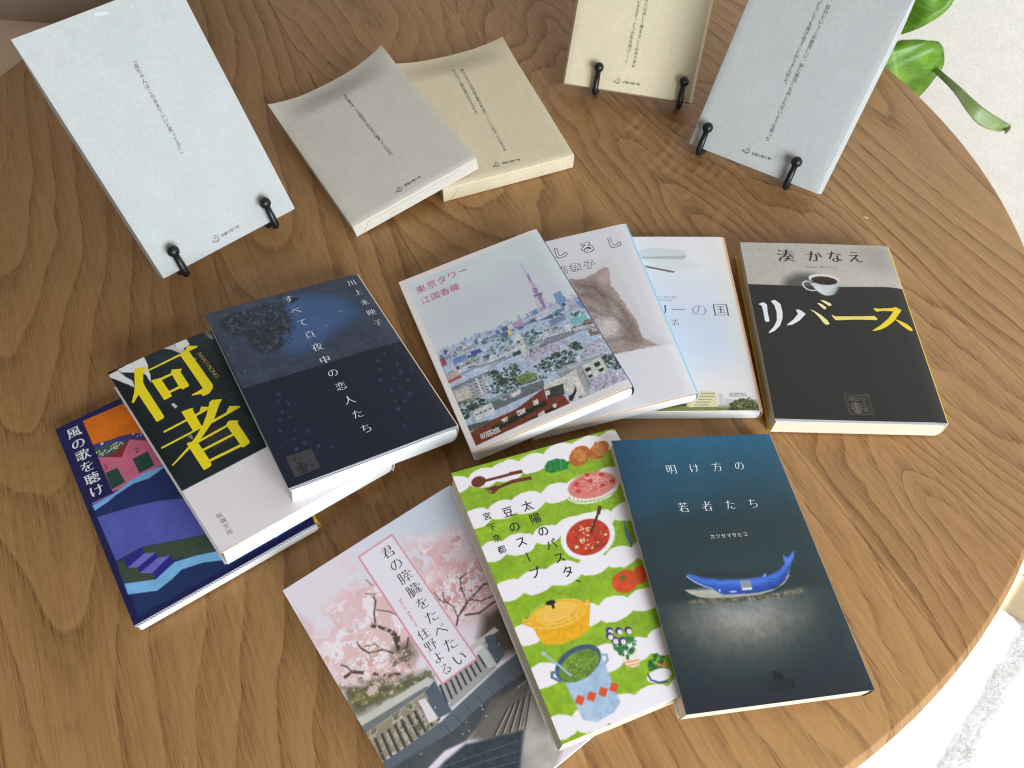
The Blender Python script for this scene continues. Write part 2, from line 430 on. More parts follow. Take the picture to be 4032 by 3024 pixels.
    def blotch(s, pts, levels, mm, seed, soft=4.0, edge=.03, a=1.0):   # broken patches of colour inside a soft shape
        M, sl = s.mask(pts, soft)
        if M is None: return
        n = s.n(mm, seed, 4)[sl]; n = (n - n.mean()) / (n.std() + 1e-6) * .2 + .5
        for th, rgb in levels: s.put(M * a * np.clip((n - th) / edge + .5, 0, 1), rgb, sl)
    def attribute(s, me, n0):
        c = np.ones((n0, 4), np.float32); c[:s.nx * s.ny, :3] = lin(np.clip(s.C, 0, 255)).reshape(-1, 3)
        if n0 > s.nx * s.ny: c[s.nx * s.ny:, :3] = lin((238, 234, 230))
        at = me.attributes.new('print', 'FLOAT_COLOR', 'POINT'); at.data.foreach_set('color', c.ravel())
# ------------------------------------------------------------------ books
POSE = {'A': dict(c=(-0.19069, 0.20166, 0.00883), rot=(-0.01615, -0.00324, 0.61723), w=0.1054, h=0.1439, t=0.0079),
  'B': dict(c=(-0.15528, 0.23494, 0.02498), rot=(-0.04431, 0.14044, 0.70591), w=0.1055, h=0.1491, t=0.0145),
  'C': dict(c=(-0.11257, 0.26751, 0.02724), rot=(-0.06683, 0.17343, 0.56240), w=0.1034, h=0.1473, t=0.0139),
  'D': dict(c=(-0.00386, 0.30456, 0.02248), rot=(-0.06466, -0.13707, 0.40637), w=0.1040, h=0.1485, t=0.0108),
  'E': dict(c=(0.04525, 0.32017, 0.01596), rot=(-0.00799, -0.11222, 0.25149), w=0.1055, h=0.1480, t=0.0096),
  'F': dict(c=(0.10083, 0.32910, 0.01015), rot=(-0.00119, -0.00524, 0.04327), w=0.1055, h=0.1475, t=0.0099),
  'G': dict(c=(0.21342, 0.32251, 0.01513), rot=(-0.00760, 0.00090, 0.01064), w=0.1068, h=0.1484, t=0.0146),
  'H': dict(c=(-0.02886, 0.10491, 0.01795), rot=(0.00276, 0.00673, 0.65996), w=0.1058, h=0.1504, t=0.0174),
  'I': dict(c=(0.04519, 0.14810, 0.02854), rot=(-0.04585, 0.13313, 0.41058), w=0.1038, h=0.1507, t=0.0148),
  'J': dict(c=(0.12243, 0.15777, 0.02229), rot=(-0.04154, 0.16552, 0.18567), w=0.1027, h=0.1519, t=0.0109),
  'L': dict(c=(-0.11775, 0.49330, 0.02233), rot=(0.02418, -0.16624, 0.59024), w=0.1054, h=0.1521, t=0.0120),
  'M': dict(c=(-0.03744, 0.53381, 0.01598), rot=(0.02834, -0.00493, 0.40446), w=0.1078, h=0.1548, t=0.0136),
  'K': dict(c=(-0.22947, 0.41191, 0.08116), rot=(0.98192, 0.00049, 0.74153), w=0.1038, h=0.1595, t=0.0125),
  'N': dict(c=(0.09703, 0.61522, 0.06717), rot=(0.83388, 0.00089, -0.19542), w=0.1057, h=0.1510, t=0.0111),
  'O': dict(c=(0.20153, 0.51662, 0.07221), rot=(0.95811, -0.00106, -0.51648), w=0.1059, h=0.1510, t=0.0114),
  }
def root_for(k, name, label, cat, group):
    p = POSE[k]; r = Euler(p['rot'], 'YXZ').to_matrix(); c = Vector(p['c']) - r @ Vector((0, 0, p['t']))
    o = empty(name, c, p['rot'], 'YXZ'); return tag(o, label, cat, group)
def book(k, label, art, mat, spine, back, strip=0, strip_mat=None, pages=None, groove=.0006, edge=None):
    if edge:                                          # printed colour of the spine showing on the fold
        for mm, rgb in edge: art.C[:, art.x > art.w / 2 - mm] = rgb
    p = POSE[k]; w, h, t = p['w'], p['h'], p['t']; root = root_for(k, 'paperback_book', label, 'book', 'paperbacks laid out on the table')
    def zf(x, y):                                     # gentle waves of the jacket and the groove beside the spine
        g = min(max((x - (w / 2 - .009)) / .009, 0), 1)
        return t - groove * g * g * 1.6 + .0003 * math.sin(x * 60 + y * 23) * min(1, abs(w / 2 - x) / .02) * .5
    nx, ny = art.nx, art.ny; xs = art.x / 1000; ys = art.y / 1000; y_lo = -h / 2 + strip / 1000
    V = [(x, y_lo + (y + h / 2) / h * (h / 2 - y_lo), 0) for y in ys for x in xs]
    V = [(x, y, zf(x, y)) for x, y, _ in V]
    F = [(i * nx + j, i * nx + j + 1, (i + 1) * nx + j + 1, (i + 1) * nx + j) for i in range(ny - 1) for j in range(nx - 1)]
    rim = [j for j in range(nx)] + [i * nx + nx - 1 for i in range(1, ny)] + [(ny - 1) * nx + j for j in range(nx - 2, -1, -1)] + [i * nx for i in range(ny - 2, 0, -1)]
    n0 = len(V); V += [(V[i][0], V[i][1], V[i][2] - .00032) for i in rim]; q = len(rim)
    F += [(rim[(i + 1) % q], rim[i], n0 + i, n0 + (i + 1) % q) for i in range(q)]
    fc = mesh_obj('front_cover', V, F, mat, root, True); art.attribute(fc.data, len(V))
    e = fc.data.attributes.new('sharp_edge', 'BOOLEAN', 'EDGE')
    rs = set(rim); fc.data.attributes['sharp_edge'].data.foreach_set('value', [(a in rs and b2 in rs) for a, b2 in (ed.vertices for ed in fc.data.edges)])
    # body of pages with the rounded back
    zt = t - .0008 - groove; prof = [(-w / 2 + .0012, .0005), (w / 2 - .0032, .0005)]
    prof += [(w / 2 - .0032 + .0022 * math.sin(a), (zt + .0005) / 2 - (zt - .0005) / 2 * math.cos(a)) for a in [math.pi * i / 8 for i in range(1, 8)]]
    prof += [(w / 2 - .0032, zt), (w / 2 - .012, zt + groove * .7), (-w / 2 + .0012, zt + groove * .8)]
    b = MB(); b.prism(prof, -h / 2 + .0004, h / 2 - .0008); b.build('page_block', pages or MAT_PAGES, root)
    b = MB(); z1 = t - groove * 1.6 - .00005          # jacket round the back
    so = [(w / 2 - .0008 + .0014 * math.sin(a), z1 / 2 + .0001 - (z1 / 2 - .0001) * math.cos(a)) for a in [math.pi * i / 12 for i in range(13)]]
    si = [(x - .0004 - .0001 * i / 12, zz * .96 + z1 * .02) for i, (x, zz) in enumerate(so)]
    b.prism(so + si[::-1], -h / 2 + strip / 1000, h / 2 - .0001); b.build('spine', ink(spine, .4), root, False)
    b = MB(); b.box((-w / 2, -h / 2 + .0014, .0001), (w / 2 - .0009, h / 2 - .0003, .00042)); b.build('back_cover', ink(back, .45), root)
    if strip:
        b = MB(); b.box((-w / 2 + .0002, -h / 2, t - groove * 0 - .00085), (w / 2 - .010, -h / 2 + .008, t - .0005))
        x0 = w / 2 - .010; b.add([(x0, -h / 2, t - .0005), (w / 2 - .0012, -h / 2, t - .0006 - groove * 1.5), (w / 2 - .0012, -h / 2 + .008, t - .0006 - groove * 1.5), (x0, -h / 2 + .008, t - .0005)], [(0, 1, 2, 3)])
        b.build('inner_cover', strip_mat or MAT_STRIPE, root)
    def zp(x, y):                                     # the jacket is a little shorter than the board below it
        return zf(x, y)
    return root, zp
TRACE = {('A', 'ca'): (0.0800453589, -0.0389630382, -44.8363934, -0.0531787219, -0.103490544, 108.977891, -1.51387518e-06, 0.00013074037),
  ('B', 'cB'): (0.050380704, -0.0368053054, -38.3912474, -0.03480527, -0.072061077, 120.676939, -1.66452629e-05, 0.000107716055),
  ('B', 'cb4'): (0.123756521, -0.0904095457, -43.2289259, -0.0854966046, -0.177012775, 196.261779, -4.08878732e-05, 0.000264596625),
  ('C', 'cc'): (0.0863199841, -0.0495332837, -39.4542321, -0.0383260281, -0.12129747, 117.598336, -3.53822179e-05, 0.000175443452),
  ('D', 'cd'): (0.100932439, -0.0524874133, -35.9815609, -0.053145626, -0.131568399, 137.988875, 3.77020003e-05, 0.000156454086),
  ('E', 'cd'): (0.108651533, -0.0382033344, -108.321286, -0.0329690207, -0.136504381, 133.475437, 2.53645571e-05, 0.000145003171),
  ('E', 'ce'): (0.117128257, -0.0411838641, 22.7101297, -0.0355411821, -0.147154116, 77.7418389, 2.73434371e-05, 0.00015631596),
  ('F', 'cF'): (0.0868176679, -0.0134396817, -21.2979154, -0.000479448715, -0.109549558, 77.0165859, -2.68559036e-06, 0.000114544517),
  ('G', 'cG'): (0.0750352797, -0.0201528022, -58.4267957, 0.00238544563, -0.0945455178, 82.2963527, -3.49934673e-06, 0.000101221509),
  ('G', 'ce'): (0.125057819, -0.0335877402, -164.39812, 0.00397571154, -0.157574627, 83.54225, -5.83219881e-06, 0.000168701192),
  ('H', 'ch'): (0.0790967749, -0.0530278073, -25.4415696, -0.0571571645, -0.0798160847, 132.587685, -6.05434253e-06, 0.000132049036),
  ('I', 'ci'): (0.116992228, -0.0571989995, -43.4119741, -0.039691166, -0.11808383, 111.331901, -4.00983934e-05, 0.000199773851),
  ('J', 'cj'): (0.115981095, -0.0398935058, -56.7041211, -0.00941577353, -0.113030248, 91.1992159, -5.13588128e-05, 0.000175195319),
  ('J', 'cj2'): (0.0655786283, -0.0225567916, -66.4950042, -0.00532391519, -0.0639101453, 18.2945912, -2.90395646e-05, 9.905984e-05),
  ('K', 'k1'): (0.0760897563, -0.0439039902, -45.3451042, -0.0334235687, -0.072660314, 99.4196682, -8.5654832e-05, -3.49810015e-05),
  ('K', 'k480'): (0.0368896058, -0.0212853999, 0.340667133, -0.0162043136, -0.035226954, 53.3200636, -4.15269169e-05, -1.69593835e-05),
  ('L', 'l1'): (0.112944421, -0.0873598014, -22.9027286, -0.0902103121, -0.167577055, 173.696013, 3.4765781e-05, 0.000143283966),
  ('M', 'm1'): (0.0614765645, -0.0337488586, -9.65001004, -0.0221990966, -0.092080829, 80.4628698, -3.69995494e-06, 8.09368374e-05),
  ('N', 'no'): (0.0827022168, 0.0157451243, -27.3732023, 0.0108876508, -0.0760229466, -7.384761, 1.8141522e-05, -2.82142778e-05),
  ('O', 'no'): (0.0738603108, 0.0333329233, -155.699644, 0.0240567168, -0.0689314569, 2.32830735, 5.17867331e-05, -3.32472565e-05)}
def PXS(k, sheet, s):                                # sketch-sheet coordinates -> millimetres on that cover
    h = TRACE[(k, sheet)]; out = []
    for q in s.split():
        u, v = map(float, q.split(',')); w = h[6] * u + h[7] * v + 1
        out.append(((h[0] * u + h[1] * v + h[2]) / w, (h[3] * u + h[4] * v + h[5]) / w))
    return out
# ---------- A: blue harbour cover, lowest of the left fan
def cover_a():
    a = Art(105.4, 143.9, (34, 34, 84)); n = a.n(9, 1); f = a.n(1.6, 2)
    T = dict(tex=n * .6 + f * .4, amp=.22)
    a.poly(PXS('A', 'ca',"208,262 470,150 700,60 1200,60 1690,900 1660,945 575,1555"), (36, 56, 104), **T)
    a.poly(PXS('A', 'ca',"208,262 470,150 700,60 1200,100 1200,380 620,345 480,360 380,390 275,418"), (232, 120, 26), **T)
    a.poly(PXS('A', 'ca',"275,418 380,390 450,362 560,342 640,352 1100,500 1000,620 700,560 330,520"), (72, 62, 134), **T)
    a.poly(PXS('A', 'ca',"285,440 345,425 385,405 460,395 540,420 520,500 300,495"), (66, 92, 98), **T)
    rg = random.Random(3)
    for q in PXS('A', 'ca',"300,470 316,462 330,474 345,470 355,456 368,470 382,458 395,430 408,420 420,412 432,404 398,446 412,438 424,430 436,424 420,445 434,440 448,420 455,405 470,410 320,482 338,486"):
        a.box(q[0] - .45, q[1] - .45, .9, 1.0, rg.choice([(232, 232, 150), (236, 240, 214), (214, 216, 120)]), soft=.1)
    for q, r in zip(PXS('A', 'ca',"335,411 540,350 590,357 565,362"), (.9, .6, .5, .4)): a.circ(q, r, (238, 234, 226))
    a.poly(PXS('A', 'ca',"350,498 420,470 520,380 560,380 470,500"), (150, 44, 48), **T)
    a.poly(PXS('A', 'ca',"575,385 640,372 720,420 760,520 690,480 640,400"), (150, 40, 44), **T)
    a.poly(PXS('A', 'ca',"300,498 462,500 515,385 630,392 700,470 800,560 760,560 640,640 420,720 390,735"), (214, 112, 140), **T)
    a.poly(PXS('A', 'ca',"535,510 635,462 680,555 580,606"), (40, 78, 70), **T)
    a.poly(PXS('A', 'ca',"358,602 435,570 488,662 400,712"), (40, 78, 70), **T)
    a.poly(PXS('A', 'ca',"270,800 410,735 560,640 730,548 800,545 1000,760 1000,830 700,560 540,690 330,800 280,830"), (128, 108, 176), **T)
    a.poly(PXS('A', 'ca',"275,820 420,735 520,655 620,600 740,555 735,575 640,640 540,672 430,745 380,790 290,852"), (120, 184, 236), **T)
    a.poly(PXS('A', 'ca',"290,855 385,792 440,745 540,675 650,640 740,570 1000,700 1000,820 820,770 560,820 400,865 305,895"), (36, 52, 104), **T)
    a.poly(PXS('A', 'ca',"305,895 400,865 560,820 700,790 830,775 1100,760 1150,980 1010,1012 600,1090 430,1185"), (92, 98, 184), **T)
    a.poly(PXS('A', 'ca',"430,1185 485,1180 600,1092 1020,1008 1250,960 1300,1060 1085,1120 960,1150 800,1180 690,1305 480,1335"), (66, 82, 66), **T)
    for s, c in (("485,1180 605,1092 612,1135 505,1230", (52, 42, 148)), ("505,1230 612,1135 692,1127 575,1225", (116, 120, 206)), ("575,1225 692,1127 700,1165 585,1265", (50, 42, 146)),
                 ("585,1265 700,1165 785,1147 665,1265", (116, 120, 206)), ("665,1265 785,1147 803,1190 690,1305", (50, 42, 146))):
        a.poly(PXS('A', 'ca',s), c, **T)
    a.poly(PXS('A', 'ca',"483,1335 690,1305 815,1190 950,1150 1085,1122 1130,1180 1000,1195 860,1240 790,1310 700,1380 510,1405"), (132, 196, 244), **T)
    a.poly(PXS('A', 'ca',"1430,1030 1470,1000 1515,985 1518,1005 1480,1035"), (92, 160, 226), **T)
    a.poly(PXS('A', 'ca',"1700,860 1730,855 1765,925 1730,935"), (236, 196, 40))
    a.poly(PXS('A', 'ca',"60,310 205,255 408,735 265,800"), (34, 34, 84))
    return a
rt, zf = book('A', 'navy paperback with harbour picture, lowest of the fanned left trio', cover_a(), MAT_COVER, (226, 190, 50), (226, 190, 50), 1.1, MAT_STRIPE)
P = Print(zf)
P.text('風の歌を聴け', *PXS('A', 'ca',"150,335 300,715"), 8.6, (232, 232, 234), 'minbold'); P.build('title_lettering', rt)
P = Print(zf)
for i, ch in enumerate('Y BIRTHDA'):
    q0, q1 = PXS('A', 'ca',"225,277 458,172"); t = i / 8; P.text(ch, (q0[0] + (q1[0] - q0[0]) * t, q0[1] + (q1[1] - q0[1]) * t + (i % 2) * .4), (0, 0), 2.4, (146, 66, 20), 'light', rot=(i * 37 % 5 - 2) * 8)
P.build('sky_lettering', rt)
P = Print(zf); P.text('2', PXS('A', 'ca',"560,452")[0], (0, 0), 5.5, (150, 70, 100), 'minbold'); P.build('shed_number', rt); P = Print(zf); P.text('3', PXS('A', 'ca',"355,560")[0], (0, 0), 5.5, (150, 70, 100), 'minbold'); P.build('shed_number', rt); P = Print(zf)
P.line(PXS('A', 'ca',"600,1508 615,1500 622,1506 640,1488 655,1492 660,1478 675,1486 690,1474 700,1470 715,1466 733,1446"), .18, (20, 26, 60)); P.build('signature', rt)
# ---------- B: black cover with big yellow characters
def cover_b():
    a = Art(105.5, 149.1, (24, 36, 42)); n = a.n(16, 5, 4); f = a.n(2.5, 6)
    a.C *= (1 + .5 * (n[..., None] - .55)); wb = a.wobble(7, .9, 8)
    a.poly(PXS('B', 'cB',"850,170 1000,120 1090,90 1240,420 1180,520 1000,300 880,240"), (44, 58, 62), soft=2.5, a=.55)
    a.poly(PXS('B', 'cB',"60,590 300,760 420,1050 560,1200 700,1500 650,1640"), (10, 16, 20), soft=6, a=.8)
    a.poly(PXS('B', 'cB',"480,380 700,330 900,420 860,470 700,440 520,480"), (40, 56, 74), soft=2, a=.5)
    a.poly(PXS('B', 'cB',"1080,1130 1120,1100 1200,1080 1320,1140 1330,1230 1110,1330 1030,1260"), (58, 52, 50), soft=1.2, a=.8)
    for s in ("200,540 420,660 520,800", "700,860 900,980 1300,760 1440,790", "1130,760 1300,830 1500,1060"):
        a.line(PXS('B', 'cB',s), 1.1, (48, 66, 74), soft=1.4, a=.5)
    a.poly(PXS('B', 'cB',"50,580 165,528 320,640 330,705 200,640 90,600"), (226, 228, 228), wob=wb)
    a.poly(PXS('B', 'cB',"160,520 425,395 468,470 470,520 490,590 500,660 455,600 400,540 280,545 200,545"), (230, 232, 232), wob=wb)
    a.poly(PXS('B', 'cB',"600,310 735,262 735,290 800,300 840,330 800,358 700,325"), (214, 202, 196), wob=wb)
    a.poly(PXS('B', 'cB',"735,262 760,235 835,200 878,275 850,300 800,322 745,295"), (234, 232, 230), wob=wb)
    a.poly(PXS('B', 'cB',"990,118 1070,90 1120,215 1060,190"), (150, 122, 104), soft=1.2, a=.9)
    a.poly(PXS('B', 'cB',"1060,180 1110,175 1125,225 1085,210"), (186, 182, 182), soft=.6, a=.8)
    a.poly(PXS('B', 'cB',"698,872 725,858 762,892 742,914"), (214, 216, 220)); a.poly(PXS('B', 'cB',"920,405 945,412 962,428 930,420"), (190, 192, 196))
    a.poly(PXS('B', 'cB',"855,1190 900,1170 925,1225 905,1222"), (134, 134, 138)); a.poly(PXS('B', 'cB',"1340,1190 1360,1180 1480,1400 1465,1400"), (30, 40, 46))
    a.poly(PXS('B', 'cb4',"558,1040 923,848 1200,700 1800,900 1000,1700 600,1600"), (240, 232, 236))
    a.poly(PXS('B', 'cb4',"735,1300 780,1275 1500,915 1510,935 1200,1110 745,1325"), (246, 214, 178), soft=.15)
    return a
rt, zf = book('B', 'black and white paperback with two huge yellow characters, middle of the left fan', cover_b(), MAT_COVER, (240, 236, 232), (240, 236, 232), 0)
P = Print(zf)
Y = (248, 226, 22)
P.polys([PXS('B', 'cB',"328,518 450,495 446,515 420,545 417,650 440,700 630,995 620,1015 555,1050 372,775 322,858 302,858 330,740 333,660"),
  PXS('B', 'cB',"432,543 790,367 845,335 862,285 968,288 960,305 880,342 1120,680 1118,715 1080,765 1030,788 1010,785 1000,768 905,787 910,775 1020,712 795,386 436,556"),
  PXS('B', 'cB',"498,632 600,605 695,562 705,525 808,515 795,550 880,680 870,695 815,725 795,710 690,757 705,785 698,797 630,830"),
  PXS('B', 'cB',"803,950 830,935 922,905 915,925 1005,1090 920,1140"), PXS('B', 'cB',"620,1143 950,968 985,945 1000,895 1080,900 1075,925 945,994 625,1162"),
  PXS('B', 'cB',"598,1306 1130,1023 1250,958 1285,890 1395,890 1390,905 1130,1052 1000,1112 605,1322"),
  PXS('B', 'cB',"1085,850 1110,830 1212,820 1182,875 1125,1035 1000,1215 880,1325 715,1495 704,1488 870,1300 935,1215 1015,1085 1060,965"),
  PXS('B', 'cB',"855,1270 875,1255 935,1243 965,1250 1095,1447 1105,1480 1090,1500 1035,1533 1025,1530"),
  PXS('B', 'cB',"960,1251 1000,1218 1250,1083 1270,1045 1300,1035 1378,1035 1365,1058 1490,1245 1485,1265 1425,1305 1408,1300 1390,1270 1265,1097 975,1258"),
  PXS('B', 'cB',"1012,1322 1320,1164 1330,1184 1020,1344"), PXS('B', 'cB',"1080,1428 1392,1274 1404,1297 1090,1452")], Y, hs=[PXS('B', 'cB',"605,628 710,578 775,690 678,740")], cell=.3)
P.build('title_lettering', rt)
P = Print(zf); P.text('NANIMONO', *PXS('B', 'cB',"992,372 1155,588"), 4.0, (206, 180, 70), 'mincho', rot=-90); P.build('romaji_lettering', rt); P = Print(zf)
P.text('新潮文庫', *PXS('B', 'cb4',"735,1140 780,1210"), 3.6, (40, 40, 44), 'mincho'); P.build('publisher_lettering', rt)
def seal(P, q, dark, light, chars):                   # framed publisher's seal with a leaf emblem; q: four corners
    q = [np.array(v) for v in q]; uv = lambda u, v: tuple((q[0] * (1 - u) + q[1] * u) * (1 - v) + (q[3] * (1 - u) + q[2] * u) * v)
    if dark: P.polys([q], dark, -.00002)
    for e in (.0, .07):
        P.line([uv(e, e), uv(1 - e, e), uv(1 - e, 1 - e), uv(e, 1 - e)], .22, light, close=True)
    em = np.hypot(*(q[1] - q[0])) * .235
    for ch, (u, v) in zip(chars, ((.25, .24), (.49, .24), (.74, .24), (.74, .5), (.74, .76))): P.text(ch, uv(u, v), (0, 0), em, light, 'gothic', n=40)
    for i in range(6):
        t = i / 5; v = .46 + .42 * t; wd = (.05 + .17 * math.sin(.5 + 2.1 * t))
        for sg in (-1, 1): P.line([uv(.38, v + .05), uv(.38 + sg * wd, v - .02)], .62, light)
    P.line([uv(.38, .44), uv(.38, .9)], 1.1, light)
# ---------- C: midnight blue cover with a puddle
def cover_c():
    a = Art(103.4, 147.3, (22, 29, 50)); n = a.n(7, 11, 5); f = a.n(1.5, 12, 3)
    a.poly(PXS('C', 'cc',"0,300 8,310 1075,40 1380,505 1370,512 275,845"), (58, 66, 84), tex=n * .5 + f * .5, amp=.7)
    w1 = a.wobble(6, 1.6, 13); w2 = a.wobble(1.5, 1.5, 15)
    top = a.clip = a.mask(PXS('C', 'cc',"-20,300 1075,30 1385,505 275,845"), .2)[0] if False else None
    a.poly(PXS('C', 'cc',"540,245 680,190 800,183 930,198 1040,240 1105,300 1085,370 1000,430 900,480 830,545 760,595 650,625 530,622 430,600 330,560 280,450 300,330 420,260"), (54, 74, 108), soft=4.5, wob=w1, a=.9)
    a.poly(PXS('C', 'cc',"560,240 690,205 800,200 930,215 1010,250 1050,310 1000,380 900,440 820,510 720,560 600,580 520,560 560,400"), (66, 96, 142), soft=5, wob=w1, tex=n, amp=.2, a=.85)
    a.poly(PXS('C', 'cc',"120,360 240,310 350,275 460,250 545,245 555,290 600,350 608,410 590,450 540,480 565,540 520,575 470,595 390,600 320,560 290,490 180,460 110,420"), (42, 45, 52), soft=.7, wob=w2, tex=f, amp=1.0, a=.88)
    a.blotch(PXS('C', 'cc',"120,360 240,310 400,260 545,245 600,350 610,430 540,480 560,560 400,600 300,500 180,460"), [(.62, (62, 74, 94)), (.78, (84, 100, 128))], 2.2, 17, 2, .06, .7)
    a.poly(PXS('C', 'cc',"575,235 610,215 660,222 640,240 600,250"), (36, 38, 46), soft=.5, wob=w2)
    a.speck(PXS('C', 'cc',"120,360 350,275 545,245 600,350 600,430 500,580 330,560 200,460"), 60, .1, .35, [(120, 130, 144), (84, 92, 104), (150, 160, 176)], 4, .7, .12)
    a.speck(PXS('C', 'cc',"520,250 560,240 620,330 640,420 610,470 590,560 520,610 470,610 540,480 590,400"), 90, .3, .8, [(38, 40, 46), (46, 50, 58)], 14, .9, .2)
    a.speck(PXS('C', 'cc',"-10,330 560,190 1060,60 1370,505 275,840"), 260, .15, .6, [(40, 46, 60), (78, 86, 102)], 5, .4, .3)
    for s in ("935,312 960,310", "845,412 862,408", "748,358 756,352"): a.line(PXS('C', 'cc',s), .35, (150, 190, 236))
    a.poly(PXS('C', 'cc',"275,845 1370,512 1775,1105 1900,1300 500,1800"), (22, 29, 50), soft=.15, tex=n, amp=.18)
    dc = (92, 102, 158); rg = random.Random(8)
    for i, q in enumerate(PXS('C', 'cc',"148,330 325,282 303,348 150,505 222,525 285,480 195,560 240,615 330,665 290,725 340,765 410,330 1250,608 1332,580 1205,655 1340,675 1225,720 1295,715 1365,730 1435,725 1225,785 1315,775 1418,790 1203,850 1300,860 1358,845 1425,885 1330,930 1395,938 1475,970 1350,990 1410,1055 1130,458 1225,490 525,885 590,878 515,933 590,943 548,1005 600,1040 535,1063 665,1075 535,1142 635,1130 728,1140 627,1195 703,1225 545,1255 645,1270 780,1295 890,1252 800,1245 1395,1110 1260,660 1290,535 1400,600")):
        s = rg.uniform(.7, 2.0) * (1.6 if i in (7, 29, 46, 47) else 1); k = i % 6; c = np.array(dc) * rg.uniform(.75, 1.1); w = .22
        if k in (0, 3):
            for j in range(4): t = j * math.pi / 4 + i; a.line([(q[0] - s * math.cos(t), q[1] - s * math.sin(t)), (q[0] + s * math.cos(t), q[1] + s * math.sin(t))], w, c, a=.8)
        elif k == 1:
            a.line([(q[0], q[1] - s * 1.2), (q[0], q[1] + s)], w, c, a=.8); a.line([(q[0] - s * .7, q[1] + .3), (q[0] + s * .7, q[1] + .3)], w, c, a=.8)
        elif k == 2:
            p = [(q[0] + s * math.cos(t) * r, q[1] + s * math.sin(t) * r) for t, r in [(j * math.pi / 5 + i, 1 if j % 2 else .45) for j in range(11)]]; a.line(p, w, c, a=.8)
        elif k == 4:
            p = [(q[0] - s, q[1] + .2 * s), (q[0], q[1] + s), (q[0] + s * .7, q[1] + .3 * s), (q[0] + .3 * s, q[1] - s), (q[0] - s, q[1] + .2 * s), (q[0] + s * .7, q[1] + .3 * s)]; a.line(p, w, c, a=.8)
        else: a.circ(q, .3, c, a=.8)
    return a
rt, zf = book('C', 'midnight blue paperback with puddle picture and white lettering, topmost of the left fan', cover_c(), MAT_COVER, (236, 226, 200), (232, 206, 60), 1.5, MAT_STRIPE, MAT_PAGES, edge=[(.55, (236, 220, 186))])
P = Print(zf)
P.text('すべて真夜中の恋人たち', *PXS('C', 'cc',"588,225 1122,1112"), 7.2, (244, 246, 250), 'mincho', n=84); P.build('title_lettering', rt); P = Print(zf)
P.text('川上未映子', *PXS('C', 'cc',"1022,110 1203,385"), 6.2, (240, 242, 246), 'mincho', n=72); P.build('author_lettering', rt)
P = Print(zf); seal(P, PXS('C', 'cc',"567,1310 743,1250 808,1382 632,1452"), (70, 70, 74), (34, 34, 38), '講談社文庫'); P.build('publisher_seal', rt)
